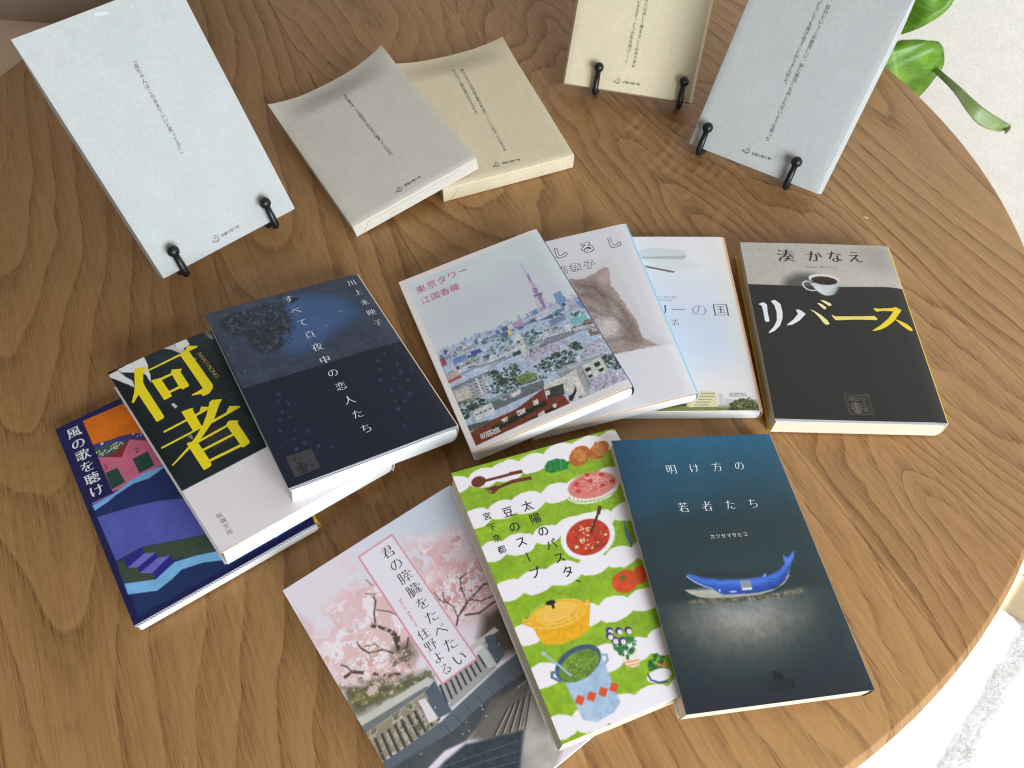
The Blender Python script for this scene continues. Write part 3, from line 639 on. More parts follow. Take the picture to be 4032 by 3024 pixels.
# ---------- D: white framed cover with a hazy city and its tower
def cover_d():
    a = Art(104.0, 148.5, (242, 236, 236)); n = a.n(14, 21); f = a.n(1.2, 22, 2)
    fr = PXS('D', 'cd',"82,447 300,365 600,237 940,95 1538,1066 1200,1212 900,1340 540,1510"); a.clip = None
    M = np.zeros((a.ny, a.nx)); m, sl = a.mask(fr, .15); M[sl] = m; a.clip = M
    a.poly(fr, (222, 231, 236), tex=n, amp=.05); a.poly(PXS('D', 'cd',"200,900 300,560 900,300 1200,520 900,680 500,820"), (212, 214, 226), soft=14, a=.7)
    def seg(p, q, u, v, up): return (p[0] + (q[0] - p[0]) * u, p[1] + (q[1] - p[1]) * u + v)
    def roof(s): return PXS('D', 'cd',s)
    rg = random.Random(5)
    hz = PXS('D', 'cd',"290,900 420,850 520,800 640,760 760,710 900,660 1000,610 1120,560 1210,520")
    def band(line, dy0, dy1, k, cols, wr, hr, win=0, hazecol=None, hz_a=0):
        L = np.array(line)
        for _ in range(k):
            t = rg.uniform(0, len(L) - 1.001); i = int(t); c = L[i] + (L[i + 1] - L[i]) * (t - i); x = c[0]; y = c[1] + rg.uniform(dy0, dy1); w = rg.uniform(*wr); h = rg.uniform(*hr)
            col = np.array(rg.choice(cols), float) * rg.uniform(.92, 1.06)
            a.poly([(x, y), (x + w, y), (x + w, y + h), (x, y + h)], col, soft=.15); a.poly([(x + w * .65, y), (x + w, y), (x + w, y + h), (x + w * .65, y + h)], col * .82, soft=.15, a=.8)
            a.box(x - .1, y + h - .25, w + .2, .35, np.minimum(col * 1.12, 248), soft=.12)
            if win:
                for yy in np.arange(y + .5, y + h - .6, .9):
                    for xx in np.arange(x + .4, x + w - .5, .85): a.box(xx, yy, .42, .38, col * .62, soft=.1)
    far = [(176, 192, 218), (192, 202, 222), (160, 176, 208), (204, 206, 220), (184, 176, 204)]
    a.poly([(x, y + 1) for x, y in hz] + [(60, -80), (-60, -80)], (186, 200, 222), soft=1.2)
    band(hz, -2, .6, 60, far, (1.2, 3.6), (1.2, 4.2))
    mid = [(206, 210, 222), (150, 166, 200), (118, 140, 190), (222, 222, 228), (186, 170, 192), (104, 128, 176)]
    band(hz, -8, -3, 80, mid, (1.6, 4.5), (1.6, 4), 1)
    grn = [(70, 112, 112), (58, 100, 98), (84, 124, 112), (52, 86, 84)]
    for s, k in (("600,880 700,800 800,770 780,880 690,930", 50), ("830,780 930,740 1000,780 960,870 880,900", 90), ("470,930 540,900 560,950 490,970", 30), ("1000,660 1060,630 1120,650 1060,690", 20), ("1150,640 1220,620 1250,640 1190,660", 16)):
        a.speck(roof(s), k, .5, 1.3, grn, k, .85, .4)
    # tower
    tw = (164, 134, 178); t2 = (202, 180, 204)
    a.poly(roof("822,302 826,303 880,395 876,400"), (170, 164, 200), soft=.2); a.poly(roof("866,385 884,380 905,430 890,440"), (168, 150, 194), soft=.2)
    a.poly(roof("888,435 906,425 940,480 915,490"), t2, soft=.2); a.poly(roof("905,478 938,470 946,505 920,512"), tw, soft=.2)
    a.poly(roof("915,520 968,500 975,520 920,535"), (148, 116, 168), soft=.15); a.poly(roof("940,535 962,520 1000,600 980,608"), (158, 126, 176), soft=.2)
    for s in ("925,535 940,580 950,625", "965,520 1010,570 1065,602", "935,560 990,545", "945,590 1015,572", "960,620 1040,590", "925,540 1010,572", "968,525 945,590"): a.line(roof(s), .32, (202, 160, 178), a=.85)
    a.poly(roof("1040,515 1090,492 1130,560 1082,588"), (130, 164, 206), soft=.2)
    for s, c in (("920,650 1010,605 1040,640 945,690", (216, 220, 232)), ("905,630 930,610 945,640 918,655", (108, 146, 196)), ("1155,680 1250,640 1275,680 1170,725", (130, 192, 198)), ("1130,570 1190,545 1230,600 1160,630", (176, 176, 202)),
                 ("1240,690 1290,670 1350,770 1290,790", (126, 112, 108)), ("1190,560 1230,545 1265,600 1225,600", (110, 140, 196)), ("770,710 835,680 850,710 790,735", (190, 160, 190)), ("300,935 335,925 350,975 320,990", (164, 90, 112)), ("380,940 470,905 490,945 400,985", (118, 140, 196)),
                 ("500,890 560,870 585,890 510,915", (84, 92, 160)), ("1010,690 1120,640 1130,680 1030,730", (136, 148, 186))): a.poly(roof(s), c, soft=.15)
    for k in range(4): a.line(roof("%d,%d %d,%d" % (925 + k * 4, 655 + k * 11, 1012 + k * 7, 612 + k * 9)), .2, (150, 160, 190))
    a.speck(roof("1250,690 1290,672 1345,768 1295,785"), 40, .2, .4, [(214, 190, 150), (60, 56, 62)], 3)
    near = [(224, 224, 226), (206, 206, 210), (184, 186, 194), (150, 156, 168), (196, 200, 210), (96, 104, 120)]
    ln2 = PXS('D', 'cd',"340,1010 500,950 700,900 900,860 1000,760 1200,720 1320,720")
    band(ln2, -6, 0, 90, near, (2, 5.5), (1.2, 3.2), 1)
    for s in ("345,1065 480,985 640,950 820,860", "355,1100 560,1010 700,960", "600,960 830,870", "980,800 1180,745 1330,700"): a.line(roof(s), .8, (222, 222, 226)); 
    for s in ("350,1080 520,1000 700,945", "960,860 1200,760 1340,720", "640,985 830,895"): a.line(roof(s), .5, (92, 98, 112))
    a.poly(roof("330,1050 420,1010 440,1045 350,1095"), (196, 176, 178)); a.poly(roof("350,1080 440,1045 445,1060 360,1100"), (182, 92, 92))
    a.poly(roof("945,860 1000,800 1180,750 1190,775 960,868"), (128, 134, 150)); 
    for k in range(9): a.line(roof("%d,%d %d,%d" % (985 + k * 22, 815 - k * 7, 975 + k * 22, 840 - k * 7)), .3, (196, 200, 210))
    pk = [(214, 190, 208), (200, 174, 198), (226, 208, 220), (176, 150, 178), (150, 128, 152)]
    for s, k in (("820,950 900,900 1000,850 1130,805 1150,840 1060,900 960,950 860,965", 190), ("1250,860 1330,805 1400,820 1440,890 1340,920 1230,910", 130), ("640,1075 720,1035 740,1080 680,1105", 40)): a.speck(roof(s), k, .35, .95, pk, k, .85, .3)
    a.poly(roof("788,780 830,775 890,905 845,915"), (214, 212, 216)); a.poly(roof("830,775 838,772 895,900 890,905"), (168, 170, 184))
    a.poly(roof("745,745 768,738 778,775 752,788"), (226, 200, 140))
    a.circ(PXS('D', 'cd',"818,828")[0], 1.15, (40, 44, 56))
    dg = [(52, 70, 56), (40, 58, 48), (66, 86, 60), (48, 66, 62), (80, 96, 72)]; lg = [(120, 148, 74), (104, 134, 66), (136, 158, 92)]
    for s, k, c in (("920,985 1050,900 1140,880 1240,930 1200,960 1080,1020 960,1030", 240, dg), ("1130,850 1200,825 1250,870 1200,885", 60, dg), ("600,1030 660,1000 700,1040 640,1060", 45, dg), ("640,1090 720,990 800,960 840,1030 960,1040 1000,1060 870,1100 700,1170 610,1160", 320, dg),
                    ("810,1050 870,1020 930,1030 930,1070 860,1100 815,1090", 110, lg), ("1340,930 1430,900 1500,990 1450,1010 1380,990", 130, dg), ("410,1230 540,1180 620,1210 570,1280 470,1340 440,1300", 230, dg)): a.speck(roof(s), k, .4, 1.1, c, k, .9, .3)
    a.speck(roof("410,1235 520,1190 560,1200 450,1250"), 30, .3, .7, [(186, 178, 108), (150, 150, 90)], 2)
    a.poly(roof("360,1140 600,1035 625,1150 590,1190 480,1200 410,1215"), (170, 172, 182)); a.poly(roof("365,1130 590,1030 605,1040 380,1150"), (132, 138, 152)); a.poly(roof("400,1150 500,1120 530,1180 420,1225"), (206, 198, 192))
    for k in range(5):
        for j in range(4): q = roof("%d,%d" % (500 + j * 30 + k * 5, 1100 + k * 22 - j * 14))[0]; a.box(q[0], q[1], 1.3, .7, (66, 70, 84), soft=.1); a.box(q[0], q[1] - .5, 1.4, .35, (222, 222, 226), soft=.1)
    for s in ("585,1045 632,1140", "540,1065 585,1170"): a.line(roof(s), 1.0, (226, 226, 230))
    # right hand blocks
    a.poly(roof("1060,1030 1120,980 1340,920 1410,1010 1300,1075 1280,1165 1260,1190 1160,1120"), (150, 156, 164)); a.poly(roof("1065,1035 1130,985 1345,925 1355,940 1160,1010"), (176, 180, 186))
    a.poly(roof("1232,985 1355,925 1410,1015 1280,1080"), (216, 216, 210))
    for s in ("1250,1005 1285,990 1295,1010 1262,1028", "1310,970 1345,955 1355,980 1320,995", "1270,1050 1300,1038 1306,1055 1278,1066", "1340,1010 1372,995 1380,1012 1350,1028"): a.poly(roof(s), (52, 54, 58), soft=.12)
    a.poly(roof("1195,925 1215,905 1240,965 1215,975"), (210, 212, 216))
    a.poly(roof("975,1105 1100,1065 1190,1005 1270,1170 1215,1215 1160,1200 1140,1150 1060,1140 990,1140"), (222, 216, 212)); a.poly(roof("1190,1005 1225,995 1290,1165 1262,1185"), (178, 176, 178))
    a.poly(roof("1145,1185 1175,1165 1190,1120 1200,1150 1170,1215 1150,1215"), (56, 50, 52)); a.poly(roof("1215,1190 1232,1180 1238,1195 1215,1205"), (54, 50, 52))
    a.speck(roof("1290,1090 1400,1030 1490,1010 1530,1060 1400,1130 1300,1160"), 260, .3, .8, pk, 9, .9, .25)
    a.poly(roof("1130,1230 1260,1180 1290,1210 1150,1240"), (226, 218, 214))
    # brick terrace and rooftop boxes
    a.poly(roof("610,1215 760,1150 980,1075 985,1130 700,1260 600,1300"), (112, 120, 126)); a.poly(roof("605,1205 780,1150 790,1165 620,1225"), (140, 160, 170))
    a.speck(roof("690,1200 800,1150 830,1165 720,1215"), 30, .4, .9, [(220, 214, 220), (206, 190, 206)], 1)
    for s in ("770,1165 795,1155 800,1185 778,1192", "805,1140 830,1132 836,1160 812,1168"): a.poly(roof(s), (220, 222, 224))
    bk = (126, 62, 50); bt = dict(tex=f, amp=.25)
    a.poly(roof("500,1425 620,1350 800,1270 985,1130 1000,1200 1100,1160 1155,1230 900,1345 540,1515"), bk, **bt)
    a.poly(roof("640,1390 990,1210 1005,1240 660,1420"), (44, 44, 40)); a.poly(roof("880,1340 1060,1245 1075,1265 900,1350"), (52, 44, 42)); a.poly(roof("990,1140 1110,1100 1120,1170 1010,1200"), (70, 70, 64))
    for s in ("705,1335 745,1315 752,1345 715,1362", "805,1280 860,1258 866,1290 815,1315", "910,1215 945,1200 950,1235 918,1245", "945,1300 985,1275 995,1300 945,1325", "1040,1240 1065,1230 1070,1255 1048,1262", "990,1150 1020,1140 1025,1170 1000,1180"): a.poly(roof(s), (216, 210, 200), soft=.15)
    a.speck(roof("650,1380 980,1220 1000,1240 670,1410"), 50, .3, .8, [(60, 70, 48), (36, 38, 34), (78, 84, 66)], 6)
    a.poly(roof("498,1290 640,1225 668,1285 525,1360"), (214, 216, 220)); a.poly(roof("498,1290 520,1283 545,1350 525,1360"), (178, 182, 190))
    for s in ("545,1305", "572,1293", "602,1280", "632,1266"): q = roof(s)[0]; a.box(q[0] - .7, q[1] - .45, 1.5, .9, (60, 62, 68), soft=.15)
    a.poly(roof("470,1380 620,1340 630,1360 490,1420"), (92, 94, 92))
    low = np.clip((np.interp(a.X, [p[0] for p in hz], [p[1] for p in hz]) - a.Y) / 3, 0, 1) * M
    a.C *= 1 + (.34 * (a.n(.9, 23, 2) - .5) + .16 * (a.n(3, 24, 2) - .5))[..., None] * low[..., None]; a.clip = None
    return a
rt, zf = book('D', 'white framed paperback with tower and city photo, topmost of the middle fan', cover_d(), MAT_COVER, (52, 52, 96), (236, 232, 226), .8, ink((238, 206, 166)), edge=[(.8, (70, 70, 130))])
P = Print(zf)
P.text('東京タワー', *PXS('D', 'cd',"178,478 452,360"), 7.4, (208, 84, 140), 'gothic', vert=False); P.build('title_lettering', rt); P = Print(zf); P.text('江國香織', *PXS('D', 'cd',"210,548 397,470"), 7.0, (208, 84, 140), 'gothic', vert=False); P.build('author_lettering', rt)
P = Print(zf); P.text('新潮文庫', *PXS('D', 'cd',"588,1437 675,1402"), 4.6, (236, 234, 232), 'gothic', vert=False); P.build('publisher_lettering', rt); P = Print(zf); P.text('P', PXS('D', 'cd',"818,828")[0], (0, 0), 2.0, (236, 236, 238), 'gothic'); P.build('sign_lettering', rt)
# ---------- E: white cover with the back of a cat
def cover_e():
    a = Art(105.5, 148.0, (232, 231, 237)); n = a.n(4, 31, 4); f = a.n(1.1, 32, 2)
    g = np.clip((a.Y + 75) / 150, 0, 1)[..., None]; a.C = a.C * (1 - .04 * g) + np.array((214, 210, 216)) * .04 * g
    a.poly(PXS('E', 'ce',"-700,300 -200,250 160,160 400,620 540,672 185,735 -500,900"), (216, 210, 212), soft=2, a=.5)
    w = a.wobble(2.6, 1.1, 33); top = PXS('E', 'ce',"0,295 60,262 110,232 140,226 150,260 152,330 200,390 240,450 290,510 325,600 350,645 440,680 185,733 -200,830 -500,880 -560,500 -400,330 -200,300")
    a.poly(top, (176, 160, 154), soft=.7, wob=w)
    M = np.zeros((a.ny, a.nx)); m, sl = a.mask(top, .7, w); M[sl] = m; a.clip = M; rg = random.Random(2)
    a.poly(PXS('E', 'ce',"60,560 160,500 240,560 230,640 120,660 40,640"), (206, 190, 190), soft=5, a=.85); a.poly(PXS('E', 'ce',"-60,300 60,300 150,380 120,430 0,400"), (142, 122, 116), soft=4, a=.8)
    a.poly(PXS('E', 'ce',"230,480 330,600 340,660 270,680 210,620"), (138, 120, 116), soft=3, a=.7)
    x0, y0, x1, y1 = top[0][0] - 40, min(p[1] for p in top), max(p[0] for p in top), max(p[1] for p in top)
    for _ in range(1700):
        x = rg.uniform(x0, x1); y = rg.uniform(y0, y1); L = rg.uniform(1.5, 3.5); t = rg.gauss(-1.0 if y > 5 else -.5, .35)
        a.line([(x, y), (x + L * math.cos(t), y + L * math.sin(t))], .3, np.array((150, 130, 124)) * rg.choice((.6, .75, 1.2, 1.4)), soft=.2, a=.38)
    for s_ in ("-40,330 60,345 130,400", "-60,380 40,400 130,455", "-60,450 40,470 150,520", "150,400 220,470 280,560", "130,480 220,540 300,640", "120,660 240,640 330,665", "60,330 110,390 150,470"): a.line(PXS('E', 'ce',s_), 2.2, (112, 94, 90), soft=1.3, a=.4)
    a.poly(PXS('E', 'ce',"80,540 150,520 190,570 170,620 110,620"), (228, 216, 216), soft=3, a=.8)
    a.C *= 1 + .22 * (f[..., None] - .5) * M[..., None]
    a.poly(PXS('E', 'ce',"75,290 130,240 145,245 145,310 110,330"), (204, 176, 176), soft=1.6, a=.8)
    a.clip = None
    a.poly(PXS('E', 'ce',"-700,930 185,735 540,668 700,950 200,1300 -700,1300"), (238, 237, 243), soft=.2)
    return a
rt, zf = book('E', 'white paperback with cat seen from behind, second of the middle fan', cover_e(), MAT_COVER, (150, 214, 240), (226, 232, 240), .9, ink((240, 208, 170)), edge=[(1.6, (206, 226, 242)), (1.0, (160, 216, 244))])
P = Print(zf)
for nm, ps, em in (('しろいしるし', PXS('E', 'cd',"560,345 1438,172"), 10.5), ('西加奈子', PXS('E', 'cd',"1010,375 1278,318"), 7.4)):
    P.text(nm, *ps, em, (52, 54, 62), 'fat', vert=False); P.text(nm, *ps, em, (240, 240, 246), 'round', vert=False, lift=.00006)
    P.build('title_lettering' if em > 9 else 'author_lettering', rt); P = Print(zf)
# ---------- F: pale sky cover with a paper plane
def cover_f():
    a = Art(105.5, 147.5, (216, 224, 240)); n = a.n(30, 41, 3)
    ym = (a.Y + a.h / 2) / a.h; xm = (a.X + a.w / 2) / a.w
    t = np.clip((ym - .5) * 2.4, 0, 1)[..., None]; a.C = a.C * (1 - t) + np.array((240, 238, 242)) * t
    t = np.clip((xm - .8) * 4.5, 0, 1)[..., None] ** 1.5; a.C = a.C * (1 - t) + np.array((238, 232, 220)) * t
    t = np.clip((.3 - ym) * 6, 0, 1)[..., None]; a.C = a.C * (1 - t) + np.array((238, 232, 234)) * t
    a.C *= 1 + .05 * (n[..., None] - .5)
    a.poly(PXS('F', 'cF',"100,150 240,118 520,140 540,185 510,215 160,200"), (216, 222, 224), soft=.5); a.poly(PXS('F', 'cF',"160,195 540,187 515,218 170,212"), (186, 192, 196), soft=.3)
    a.poly(PXS('F', 'cF',"165,215 575,225 690,285 470,320 300,280"), (228, 230, 230), soft=.6); a.poly(PXS('F', 'cF',"190,268 440,318 425,330 200,285"), (120, 104, 100), soft=.25)
    w = a.wobble(2, .5, 43)
    a.poly(PXS('F', 'cF',"100,1490 360,1445 560,1455 1180,1440 1180,1600 100,1600"), (126, 134, 74), soft=.3, tex=a.n(1.5, 44), amp=.3)
    a.poly(PXS('F', 'cF',"400,1440 560,1425 560,1450 420,1455"), (86, 92, 60), soft=.4, wob=w); a.poly(PXS('F', 'cF',"800,1440 1150,1385 1160,1450 800,1460"), (182, 176, 158), soft=.5)
    a.poly(PXS('F', 'cF',"540,1450 555,1395 590,1390 640,1325 770,1328 790,1350 800,1455"), (230, 216, 172), soft=.2)
    for r in range(5):
        for q in range(6): p = PXS('F', 'cF',"%d,%d" % (665 + q * 20 - r * 14, 1348 + r * 24))[0]; a.box(p[0], p[1], 1.0, .8, (140, 130, 106), soft=.12)
        a.line(PXS('F', 'cF',"%d,%d %d,%d" % (640 - r * 18, 1362 + r * 23, 775 + r * 4, 1364 + r * 22)), .3, (248, 238, 204))
    a.poly(PXS('F', 'cF',"800,1340 840,1342 860,1440 815,1440"), (214, 212, 214), soft=.3); a.poly(PXS('F', 'cF',"860,1385 960,1395 960,1440 860,1440"), (206, 204, 200), soft=.4)
    a.speck(PXS('F', 'cF',"880,1490 895,1440 960,1395 1060,1380 1140,1420 1165,1480 1165,1500 885,1505"), 300, .4, 1.1, [(66, 76, 44), (92, 100, 56), (48, 58, 34), (110, 112, 66)], 4, .95, .3)
    return a
rt, zf = book('F', 'pale sky paperback with paper plane and orange spine edge, lowest of the middle fan', cover_f(), MAT_COVER, (238, 180, 146), (240, 236, 230), .5, ink((244, 240, 234)), edge=[(2.2, (240, 214, 196)), (1.4, (240, 182, 146))])
P = Print(zf)
for ch, s, c in (('リ', "330,640", (92, 96, 110)), ('ー', "470,637", (92, 96, 110)), ('の', "645,642", (150, 154, 220)), ('国', "826,640", (88, 92, 104)), ('ツ', "170,640", (92, 96, 110))):
    P.text(ch, PXS('F', 'cF',s)[0], (0, 0), 11.8, c, 'mincho', vert=False)
P.build('title_lettering', rt); P = Print(zf)
P.text('有川浩', *PXS('F', 'cF',"230,745 440,745"), 5.8, (96, 104, 120), 'mincho', vert=False); P.build('author_lettering', rt)
P = Print(zf); P.text('World of delight', *PXS('F', 'cF',"200,528 455,530"), 2.9, (140, 140, 150), 'mincho', vert=False); P.build('subtitle_lettering', rt); P = Print(zf); P.text('HIRO ARIKAWA', *PXS('F', 'cF',"215,555 405,558"), 2.0, (146, 146, 156), 'mincho', vert=False); P.build('romaji_lettering', rt); P = Print(zf)
P.text('新潮文庫', *PXS('F', 'cF',"912,1350 1025,1350"), 3.6, (116, 110, 106), 'mincho', vert=False); P.build('publisher_lettering', rt)
# ---------- G: black cover with a coffee cup
def cover_g():
    a = Art(106.8, 148.4, (38, 37, 35)); n = a.n(1.2, 51, 2); g = a.n(40, 52, 2)
    wall = PXS('G', 'cG',"60,60 1560,100 1670,535 1500,520 1040,520 600,505 160,490"); a.poly(wall, (188, 182, 174), soft=.3, tex=n * .5 + g * .5, amp=.12)
    M = np.zeros((a.ny, a.nx)); m, sl = a.mask(wall, .3); M[sl] = m; a.clip = M
    a.poly(PXS('G', 'cG',"480,540 540,430 640,390 800,395 900,440 900,540"), (72, 68, 66), soft=3.5, a=.85); a.poly(PXS('G', 'cG',"1000,430 1560,380 1700,560 1000,520"), (206, 200, 190), soft=9, a=.5); a.poly(PXS('G', 'cG',"1200,60 1560,80 1660,420 1300,330"), (150, 146, 140), soft=8, a=.5)
    a.poly(PXS('G', 'cG',"60,60 1560,90 1570,140 70,110"), (196, 190, 180), soft=3, a=.6); a.clip = None
    a.C *= 1 + .06 * (n[..., None] - .5)
    a.poly(PXS('G', 'cG',"760,480 1040,480 1020,550 985,595 940,606 895,600 830,560"), (206, 214, 216), soft=.3); a.poly(PXS('G', 'cG',"940,600 1000,520 1040,480 1036,540 1000,590"), (160, 170, 174), soft=1.6, a=.8); a.poly(PXS('G', 'cG',"800,520 860,520 900,580 870,585"), (228, 232, 234), soft=1.2, a=.8)
    a.ell(PXS('G', 'cG',"895,445 1044,458 885,395"), (226, 230, 232), soft=.3); a.ell(PXS('G', 'cG',"900,458 1028,468 892,418"), (58, 38, 34), soft=.3); a.ell(PXS('G', 'cG',"905,472 1010,478 900,446"), (38, 30, 28), soft=.6)
    a.line(PXS('G', 'cG',"765,470 720,462 692,480 695,505 730,540 780,555 815,552"), 1.1, (214, 220, 222), soft=.25)
    a.line(PXS('G', 'cG',"640,600 860,612 1100,608"), .3, (70, 66, 62), a=.5)
    return a
rt, zf = book('G', 'thick black paperback with white coffee cup on grey, lying alone right of the middle fan', cover_g(), MAT_COVER, (240, 226, 190), (236, 204, 50), 1.3, MAT_STRIPE, MAT_PAGES_Y, edge=[(.75, (244, 208, 70))])
P = Print(zf)
WW, PY, YY = (240, 238, 246), (248, 238, 168), (250, 218, 40)
P.polys([PXS('G', 'cG',"260,680 310,662 345,688 350,760 370,845 350,855 325,845 310,760 295,700"), PXS('G', 'cG',"380,650 420,640 475,680 495,760 495,820 470,890 420,940 365,963 360,955 410,900 440,840 438,760 415,690"), PXS('G', 'cG',"622,735 660,735 720,775 660,840 590,880 535,887 540,878 600,830 645,775")], WW)
P.polys([PXS('G', 'cG',"752,730 800,745 870,790 930,840 950,870 940,880 915,882 890,860 850,810 800,760"), PXS('G', 'cG',"825,668 870,680 918,715 915,732 895,732 865,705"), PXS('G', 'cG',"855,642 905,650 965,680 968,698 945,702 915,682")], PY)
P.polys([PXS('G', 'cG',"968,782 1000,800 1100,802 1300,800 1380,797 1412,825 1408,838 1200,833 1060,838 1010,838 985,815")], (249, 228, 110))
P.polys([PXS('G', 'cG',"1370,722 1430,728 1560,720 1590,710 1648,742 1620,780 1570,850 1500,905 1430,935 1362,945 1372,932 1440,890 1520,820 1568,752 1460,750 1400,757"), PXS('G', 'cG',"1575,825 1620,840 1700,875 1750,915 1757,935 1735,942 1700,925 1650,890")], YY)
P.build('title_lettering', rt)
P = Print(zf); P.text('湊', PXS('G', 'cG',"527,215")[0], (0, 0), 12.8, (40, 36, 36), 'minbold', vert=False, n=80)
P.text('かなえ', *PXS('G', 'cG',"800,222 1195,228"), 11.8, (40, 36, 36), 'minbold', vert=False, n=72); P.build('author_lettering', rt); P = Print(zf)
P.text('Kanae Minato', *PXS('G', 'cG',"732,320 985,325"), 3.0, (84, 80, 76), 'mincho', vert=False); P.build('romaji_lettering', rt); P = Print(zf); seal(P, PXS('G', 'ce',"1506,958 1650,962 1684,1082 1541,1078"), None, (112, 104, 92), '講談社文庫'); P.build('publisher_seal', rt)
# ---------- H: cherry blossom cover
def cover_h():
    a = Art(105.8, 150.4, (236, 226, 236)); n = a.n(10, 61, 4); f = a.n(2, 62, 3)
    t = np.clip((a.Y - 30) / 60, 0, 1)[..., None] * np.clip((a.X + 30) / 40, 0, 1)[..., None]; a.C = a.C * (1 - t) + np.array((212, 222, 236)) * t
    a.poly(PXS('H', 'ch',"640,220 860,90 1010,20 1100,170 1000,260 800,330"), (204, 218, 232), soft=6, a=.6)
    a.poly(PXS('H', 'ch',"300,1000 420,700 640,560 760,700 860,760 760,1000 480,1160 340,1140"), (230, 186, 176), soft=8, a=.75); a.poly(PXS('H', 'ch',"820,600 960,480 1160,440 1260,640 1220,760 1000,800"), (222, 166, 156), soft=7, a=.8)
    wh, pk, dp = (246, 236, 242), (238, 204, 210), (222, 166, 166)
    a.blotch(PXS('H', 'ch',"110,760 200,560 420,430 560,360 640,420 600,700 520,860 380,960 240,980"), [(.55, (240, 214, 222)), (.72, (234, 192, 198))], 14, 63, 6)
    a.blotch(PXS('H', 'ch',"180,900 330,680 470,560 660,560 760,860 640,1080 420,1160 280,1080"), [(.42, (236, 198, 200)), (.58, pk), (.68, wh)], 8, 64, 6)
    a.blotch(PXS('H', 'ch',"640,330 900,330 1060,240 1300,640 1240,740 1020,810 860,700 760,560"), [(.35, (238, 206, 212)), (.52, wh), (.70, (226, 172, 176))], 11, 65, 5, a=.9)
    a.blotch(PXS('H', 'ch',"760,400 1050,330 1200,520 1220,640 1000,700 860,640"), [(.60, dp), (.74, (236, 200, 204))], 5, 66, 5, a=.8)
    a.blotch(PXS('H', 'ch',"840,590 1000,520 1180,560 1230,680 1060,800 930,720"), [(.56, wh), (.70, (214, 150, 142))], 4, 67, 4)
    a.blotch(PXS('H', 'ch',"230,1010 420,820 640,760 760,900 720,1040 560,1100 340,1150"), [(.60, (248, 240, 246)), (.74, (226, 178, 170))], 4.5, 68, 4)
    br = (78, 64, 56)
    a.poly(PXS('H', 'ch',"380,1210 480,1170 640,1150 860,1100 900,1180 700,1220 480,1340 430,1340"), (92, 88, 66), soft=2.5, a=.95); a.poly(PXS('H', 'ch',"1190,770 1320,700 1400,980 1300,1010 1160,900"), (84, 72, 60), soft=3, a=.95)
    a.poly(PXS('H', 'ch',"660,960 760,920 800,1000 760,1080 690,1100 640,1060"), (98, 84, 64), soft=2.5, a=.8)
    for s, w in (("690,1000 690,960 660,880 640,860 580,840 540,835 545,825", 1.6), ("690,960 690,900 660,870", 1.8), ("560,830 550,760 560,690 545,660", .8), ("565,740 640,750 680,770", .5), ("690,1000 600,970 520,990 470,960 450,930", .9), ("600,975 560,940 500,950", .5),
                 ("700,1110 640,1120 540,1110 430,1100 380,1130", 1.6), ("430,1105 390,1070 360,1060", .7), ("540,1105 500,1130 420,1150", .6), ("690,1000 740,960 750,900", .9), ("1030,830 1040,780 1090,700 1190,590 1220,590", .9), ("1040,790 1010,720 960,690 950,640", .6), ("1090,700 1060,620 1050,560 1085,530", .7), ("1120,680 1170,690 1240,660", .7), ("1080,770 1160,760 1240,700 1260,690", 1.0), ("505,565 540,600", .35), ("560,650 500,645", .35), ("900,640 930,680 960,700", .5), ("1240,760 1300,740 1330,760", .6)):
        a.line(PXS('H', 'ch',s), w, br, soft=.3, a=.9)
    a.speck(PXS('H', 'ch',"420,1000 480,860 640,760 760,900 780,1000 680,1080 520,1090 440,1130 380,1180"), 170, .25, .7, [(248, 240, 244), (244, 226, 232), (236, 204, 204)], 8, .9, .2)
    a.speck(PXS('H', 'ch',"880,560 1040,520 1220,620 1200,740 1040,800 940,700"), 90, .25, .6, [(248, 240, 244), (240, 216, 218)], 9, .9, .2); a.blotch(PXS('H', 'ch',"360,1190 700,1120 900,1080 880,1180 700,1230 440,1350"), [(.40, (110, 104, 76)), (.62, (138, 134, 88)), (.76, (214, 190, 184))], 3.5, 69, 3); a.blotch(PXS('H', 'ch',"300,1040 620,1000 820,1040 760,1120 420,1180"), [(.5, (232, 190, 184)), (.68, (246, 230, 236))], 3.5, 70, 4)
    # parapet, balusters and stairs
    a.poly(PXS('H', 'ch',"460,1375 860,1130 900,1150 1110,950 1250,840 1275,860 1120,980 880,1180 470,1420"), (206, 204, 196), soft=.4); a.poly(PXS('H', 'ch',"470,1420 860,1180 870,1200 490,1470"), (120, 124, 124), soft=.4)
    a.poly(PXS('H', 'ch',"490,1470 860,1210 900,1320 930,1400 560,1640 540,1560"), (156, 144, 122), soft=.5); a.blotch(PXS('H', 'ch',"490,1470 860,1210 900,1320 930,1400 560,1640 540,1560"), [(.5, (186, 176, 160)), (.68, (112, 110, 84))], 4, 71, 1.5); a.poly(PXS('H', 'ch',"900,1200 1130,1020 1250,900 1260,1080 1000,1310"), (170, 170, 166), soft=.5)
    for k in range(9):
        x = 560 + k * 38; y = 1490 - k * 27; p = PXS('H', 'ch',"%d,%d %d,%d" % (x, y, x + 62, y + 150 - k * 6)); a.line(p, 1.5, (66, 62, 62), soft=.3); a.line([(p[0][0] + .5, p[0][1]), (p[1][0] + .5, p[1][1])], .5, (128, 122, 116), soft=.25)
    for k in range(11):
        x = 935 + k * 28; y = 1180 - k * 22; a.line(PXS('H', 'ch',"%d,%d %d,%d" % (x, y, x + 40, y + 100 - k * 4)), 1.0, (62, 60, 62), soft=.25)
